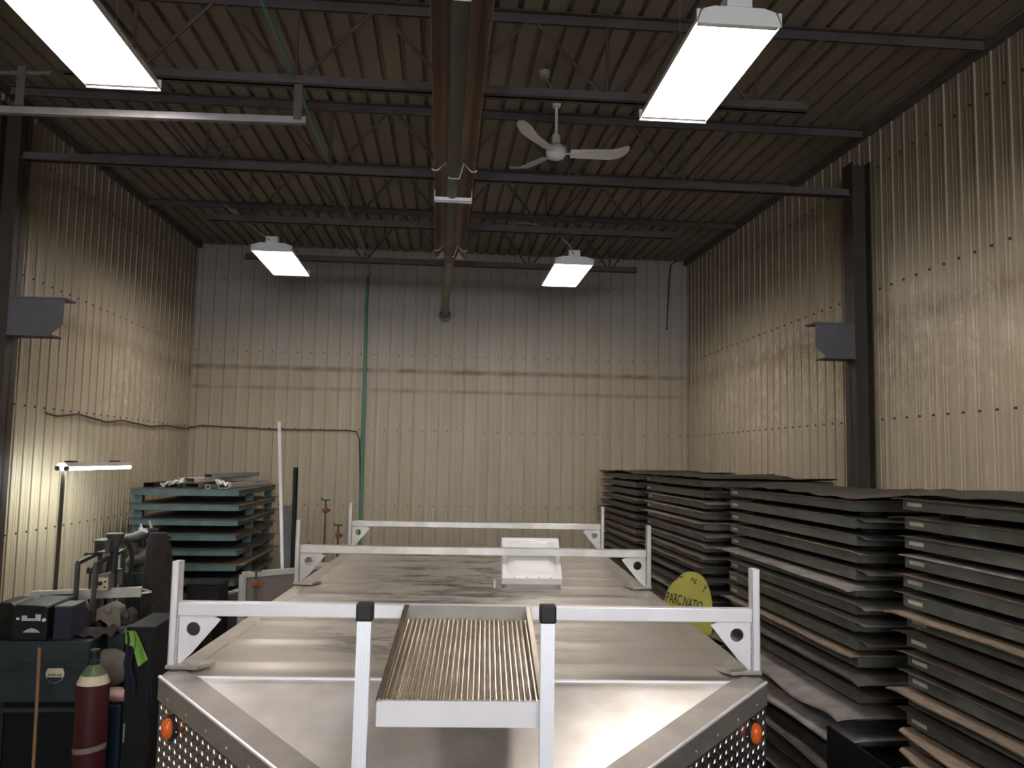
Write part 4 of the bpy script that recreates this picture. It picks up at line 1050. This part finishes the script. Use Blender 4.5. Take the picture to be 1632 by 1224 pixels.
# bench clutter in small heaps
rnd = random.Random(21)
cl = [(100, 962, 'machine_dk', 'low dark casting on the bench left of the steel frame'), (135, 968, 'machine', 'grimy vice body under the steel frame'), (178, 965, 'tan', 'tan wedge-shaped table under the white beam'),
      (205, 975, 'machine_dk', 'dark guard plate right of the tan wedge table'), (162, 990, 'black', 'black motor under the steel frame'), (188, 992, 'machine', 'grey clamp block in front of the wedge table')]
for i, (px, py, m_, lab) in enumerate(cl):
    q_ = at(px, py, y=6.68+.03*(i % 2))
    w_ = .06+.02*(i % 3)
    mb = MB().prism([(q_.x-w_, q_.y-.05, 1.42), (q_.x+w_, q_.y-.05, 1.42), (q_.x+w_*.8, q_.y-.05, q_.z-.01), (q_.x+w_*.1, q_.y-.05, q_.z+.03), (q_.x-w_*.9, q_.y-.05, q_.z-.02)], (0, .12, 0))
    mb.lathe([(.02, 0), (.03, .01), (.03, .03), (.01, .035)], (q_.x, q_.y-.05, q_.z-.02), 12, M_=Rx)
    tag(mb.build('machine_part', m_, bevel=.006), lab, 'machine part', 'machine parts on the left bench')
rag = lambda u, v: (at(130+60*u, 1008, y=6.25).x, 6.1+.25*v, 1.645+.03*math.sin(u*5+.5)**2*(1-abs(v-.5))+.012*math.sin(u*17+v*9))
tag(MB().grid(rag, 22, 10, .006).build('shop_rag', 'brown_cloth', smooth=True), 'crumpled brown rag lying across the top of the narrow gearbox', 'rag')
# framed panel with a bar clamp, grey sheet, sticks
a0, a1 = at(387, 916, y=7.05), at(478, 903, y=7.35)
t = thing('framed_panel', 'taupe board in a pale metal frame, standing left of the trailer', 'panel', (a0.x, a0.y, 0))
fd = (a1-a0); fd.z = 0; L_ = fd.length; fd.normalize(); nz_ = Vector((fd.y, -fd.x, 0))
A0 = Vector((a0.x, a0.y, 0)); Ht = a0.z
def fbar(p, q_, nm, m_='dirty_white', w=.045, h=.045, upv=(0, 0, 1)): world_part(MB().bar(p, q_, w, h, up=upv), nm, m_, t, bevel=.004)
fbar(A0+Vector((0, 0, .0)), A0+Vector((0, 0, Ht)), 'frame_stile', upv=fd)
fbar(A0+fd*L_, A0+fd*L_+Vector((0, 0, Ht)), 'frame_stile', upv=fd)
fbar(A0+Vector((0, 0, Ht)), A0+fd*L_+Vector((0, 0, Ht)), 'frame_rail')
world_part(MB().prism([A0+fd*.02+Vector((0, 0, .02)), A0+fd*(L_-.02)+Vector((0, 0, .02)), A0+fd*(L_-.02)+Vector((0, 0, Ht-.02)), A0+fd*.02+Vector((0, 0, Ht-.02))], (nz_*-.006)), 'board', 'brownboard', t)
def clamp(px, py, y_, lab, zb_=0, L2=None):
    p_ = at(px, py, y=y_)
    t = thing('bar_clamp', lab, 'clamp', (p_.x, p_.y, zb_), group='bar clamps standing left of the trailer')
    world_part(MB().bar((p_.x, p_.y, zb_), (p_.x, p_.y, p_.z), .02, .02), 'bar', 'machine', t)
    world_part(MB().lathe([(.012, -.03), (.03, -.015), (.03, .015), (.012, .03)], (p_.x, p_.y, p_.z-.05), 12).box(p_.x-.02, p_.x+.05, p_.y-.015, p_.y+.015, p_.z-.065, p_.z-.04), 'jaw', 'rustor', t, smooth=True)
    world_part(MB().tube([(p_.x, p_.y, p_.z), (p_.x, p_.y, p_.z+.05)], .008, 6).tube([(p_.x-.04, p_.y, p_.z+.05), (p_.x+.04, p_.y, p_.z+.05)], .007, 6).tube([(p_.x-.04, p_.y, p_.z+.05), (p_.x-.04, p_.y, p_.z+.075)], .006, 6), 'tee_handle', 'machine_dk', t)
clamp(519, 805, 8.7, 'taller bar clamp with rusty jaw, against the back wall left of the rack')
clamp(539, 845, 8.7, 'shorter bar clamp with rusty jaw, right of the taller one')
clamp(408, 920, 6.98, 'bar clamp with orange rusty jaw gripping the framed panel')
p_ = at(492, 862, y=8.4); tag(MB().tube([(p_.x, p_.y, 0), (p_.x, p_.y, p_.z)], .014, 8).build('steel_rod', 'conduit', smooth=True), 'short upright steel rod left of the bar clamps', 'rod')
a, b = at(445, 672, y=8.95), at(450, 905, y=8.75); d = (b-a).normalized(); b2 = a+d*((a.z-.01)/-d.z)
tag(MB().bar(b2, a, .03, .02, up=(0, 1, 0)).build('white_pole', 'white'), 'tall thin white pole beside the teal stack', 'pole')
a, b = at(471.5, 745, y=8.3), at(471.5, 850, y=8.3)
tag(MB().tube([(b.x, 8.3, 0), (a.x, 8.3, a.z)], .024, 12).build('black_pole', 'black', smooth=True), 'thick black pole standing behind the left rack post', 'pole')
A_, B2 = at(449, 806, y=9.3), at(469, 906, y=9.3)
tag(MB().box(A_.x, B2.x, 9.3, 9.32, 0, A_.z).build('grey_sheet', 'greyboard'), 'upright dark grey sheet between the white pole and the black pole', 'sheet')
# dark bin and stray pieces between stack and trailer
A_, B2 = at(296, 930, y=7.9), at(347, 985, y=7.9)
t = thing('black_bin', 'square black bin in front of the teal stack', 'bin', (A_.x, 7.9, 0))
world_part(MB().box(A_.x, B2.x, 7.93, 8.25, 0, A_.z-.02), 'bin_body', 'black', t, bevel=.01)
world_part(MB().box(A_.x-.01, B2.x+.01, 7.92, 8.26, A_.z-.02, A_.z), 'rim', 'black', t, bevel=.004)
A_ = at(352, 950, y=8.3); B2 = at(385, 1000, y=8.3)
tag(MB().box(A_.x, B2.x, 8.3, 8.7, 0, A_.z-.02).build('scrap_crate', 'machine_dk', bevel=.01), 'dark scrap crate between the black bin and the framed panel', 'crate')
tag(MB().bar((A_.x, 8.36, A_.z), (B2.x, 8.5, A_.z+.06), .03, .02).build('bright_offcut', 'dirty_white'), 'pale slanting offcut lying on the dark scrap crate', 'metal offcut')
A_ = at(488, 903, y=7.9); B2 = at(520, 915, y=7.9)
t = thing('low_cabinet', 'low grey cabinet behind the left middle rack post', 'cabinet', (A_.x, 8.0, 0))
world_part(MB().box(A_.x-.05, B2.x+.12, 7.95, 8.2, 0, A_.z-.03), 'carcass', 'greyboard', t)
world_part(MB().box(A_.x-.06, B2.x+.13, 7.94, 8.21, A_.z-.03, A_.z), 'top', 'dirty_white', t)

# ------------------------------------------------------------------ yellow park signs on a crate, right of the trailer
def oval_sign(c, rx, rz_, rot, lab, words, lean):
    t = thing('park_sign', lab, 'sign', c, 0)
    q_ = Matrix.Rotation(rot[1], 4, 'Z') @ Matrix.Rotation(-lean, 4, 'X') @ Matrix.Rotation(PI/2, 4, 'X') @ Matrix.Rotation(rot[0], 4, 'Z')
    mb = MB(); n = 40; pts = []
    for k in range(n):
        an = 2*PI*k/n; pts.append(q_ @ Vector((rx*math.copysign(abs(math.cos(an))**.85, math.cos(an)), rz_*math.copysign(abs(math.sin(an))**.85, math.sin(an)), 0)))
    o = MB().prism(pts, (q_ @ Vector((0, 0, .012)))).build('sign_board', 'yellow', t)
    for w_, sz, x_, y_, r2 in words:
        tm = text_mesh(w_, sz, q_ @ Matrix.Translation((x_, y_, .014)) @ Matrix.Rotation(r2, 4, 'Z') @ Matrix.Diagonal((.56, 1.1, 1, 1)), .001); tm.build('lettering', 'ink', o)
    return t
c = at(1090, 988, y=6.15)
oval_sign(c, .165, .29, (math.radians(0), .25), 'yellow oval sign lettered PARC NATIO, in front of its twin', [('PARC', .095, -.082, .15, math.radians(-12)), ('NATIO', .095, .072, .105, math.radians(-17))], .10)
c2 = at(1103, 974, y=6.33)
oval_sign(c2, .17, .29, (math.radians(0), .25), 'yellow oval sign lettered DE, leaning behind the PARC sign', [("''T", .06, -.085, .235, math.radians(4)), ('DE', .08, .015, .205, math.radians(-18)), ('Y', .08, .105, .155, math.radians(-34))], .10)
zc_ = min(c.z-.29, c2.z-.27)+.008
t = thing('sign_crate', 'dark crate standing between the trailer and the right-hand stacks', 'crate', (c.x, 6.2, 0))
world_part(MB().box(c.x-.16, c.x+.22, 6.0, 6.6, 0, zc_), 'crate_body', 'machine_dk', t, bevel=.006)
# black plate standing between trailer and stack
A_ = at(1319, 1156, x=1.93)
tag(MB().box(1.925, 1.937, 2.9, A_.y, 0, A_.z).build('black_plate', 'black'), 'black steel plate standing on edge between the trailer and the nearest stack', 'plate')

# ------------------------------------------------------------------ camera and render look
cam = bpy.data.cameras.new('camera'); co = bpy.data.objects.new('camera', cam); C.objects.link(co)
cam.sensor_width = 36; cam.lens = F/1632*36; cam.clip_start = .05
Rm = Matrix((_r, _u, -_f)).transposed().to_4x4(); Rm.translation = Vector((0, 0, H)); co.matrix_world = Rm
sc.camera = co
w = bpy.data.worlds.new('world'); w.use_nodes = True; w.node_tree.nodes['Background'].inputs[0].default_value = (.01, .01, .01, 1); sc.world = w
sc.view_settings.view_transform = 'Standard'; sc.view_settings.look = 'None'; sc.view_settings.gamma = 1; sc.view_settings.use_curve_mapping = False
sc.view_settings.exposure = .42
sc.cycles.max_bounces = 8; sc.cycles.diffuse_bounces = 5; sc.cycles.use_denoising = True
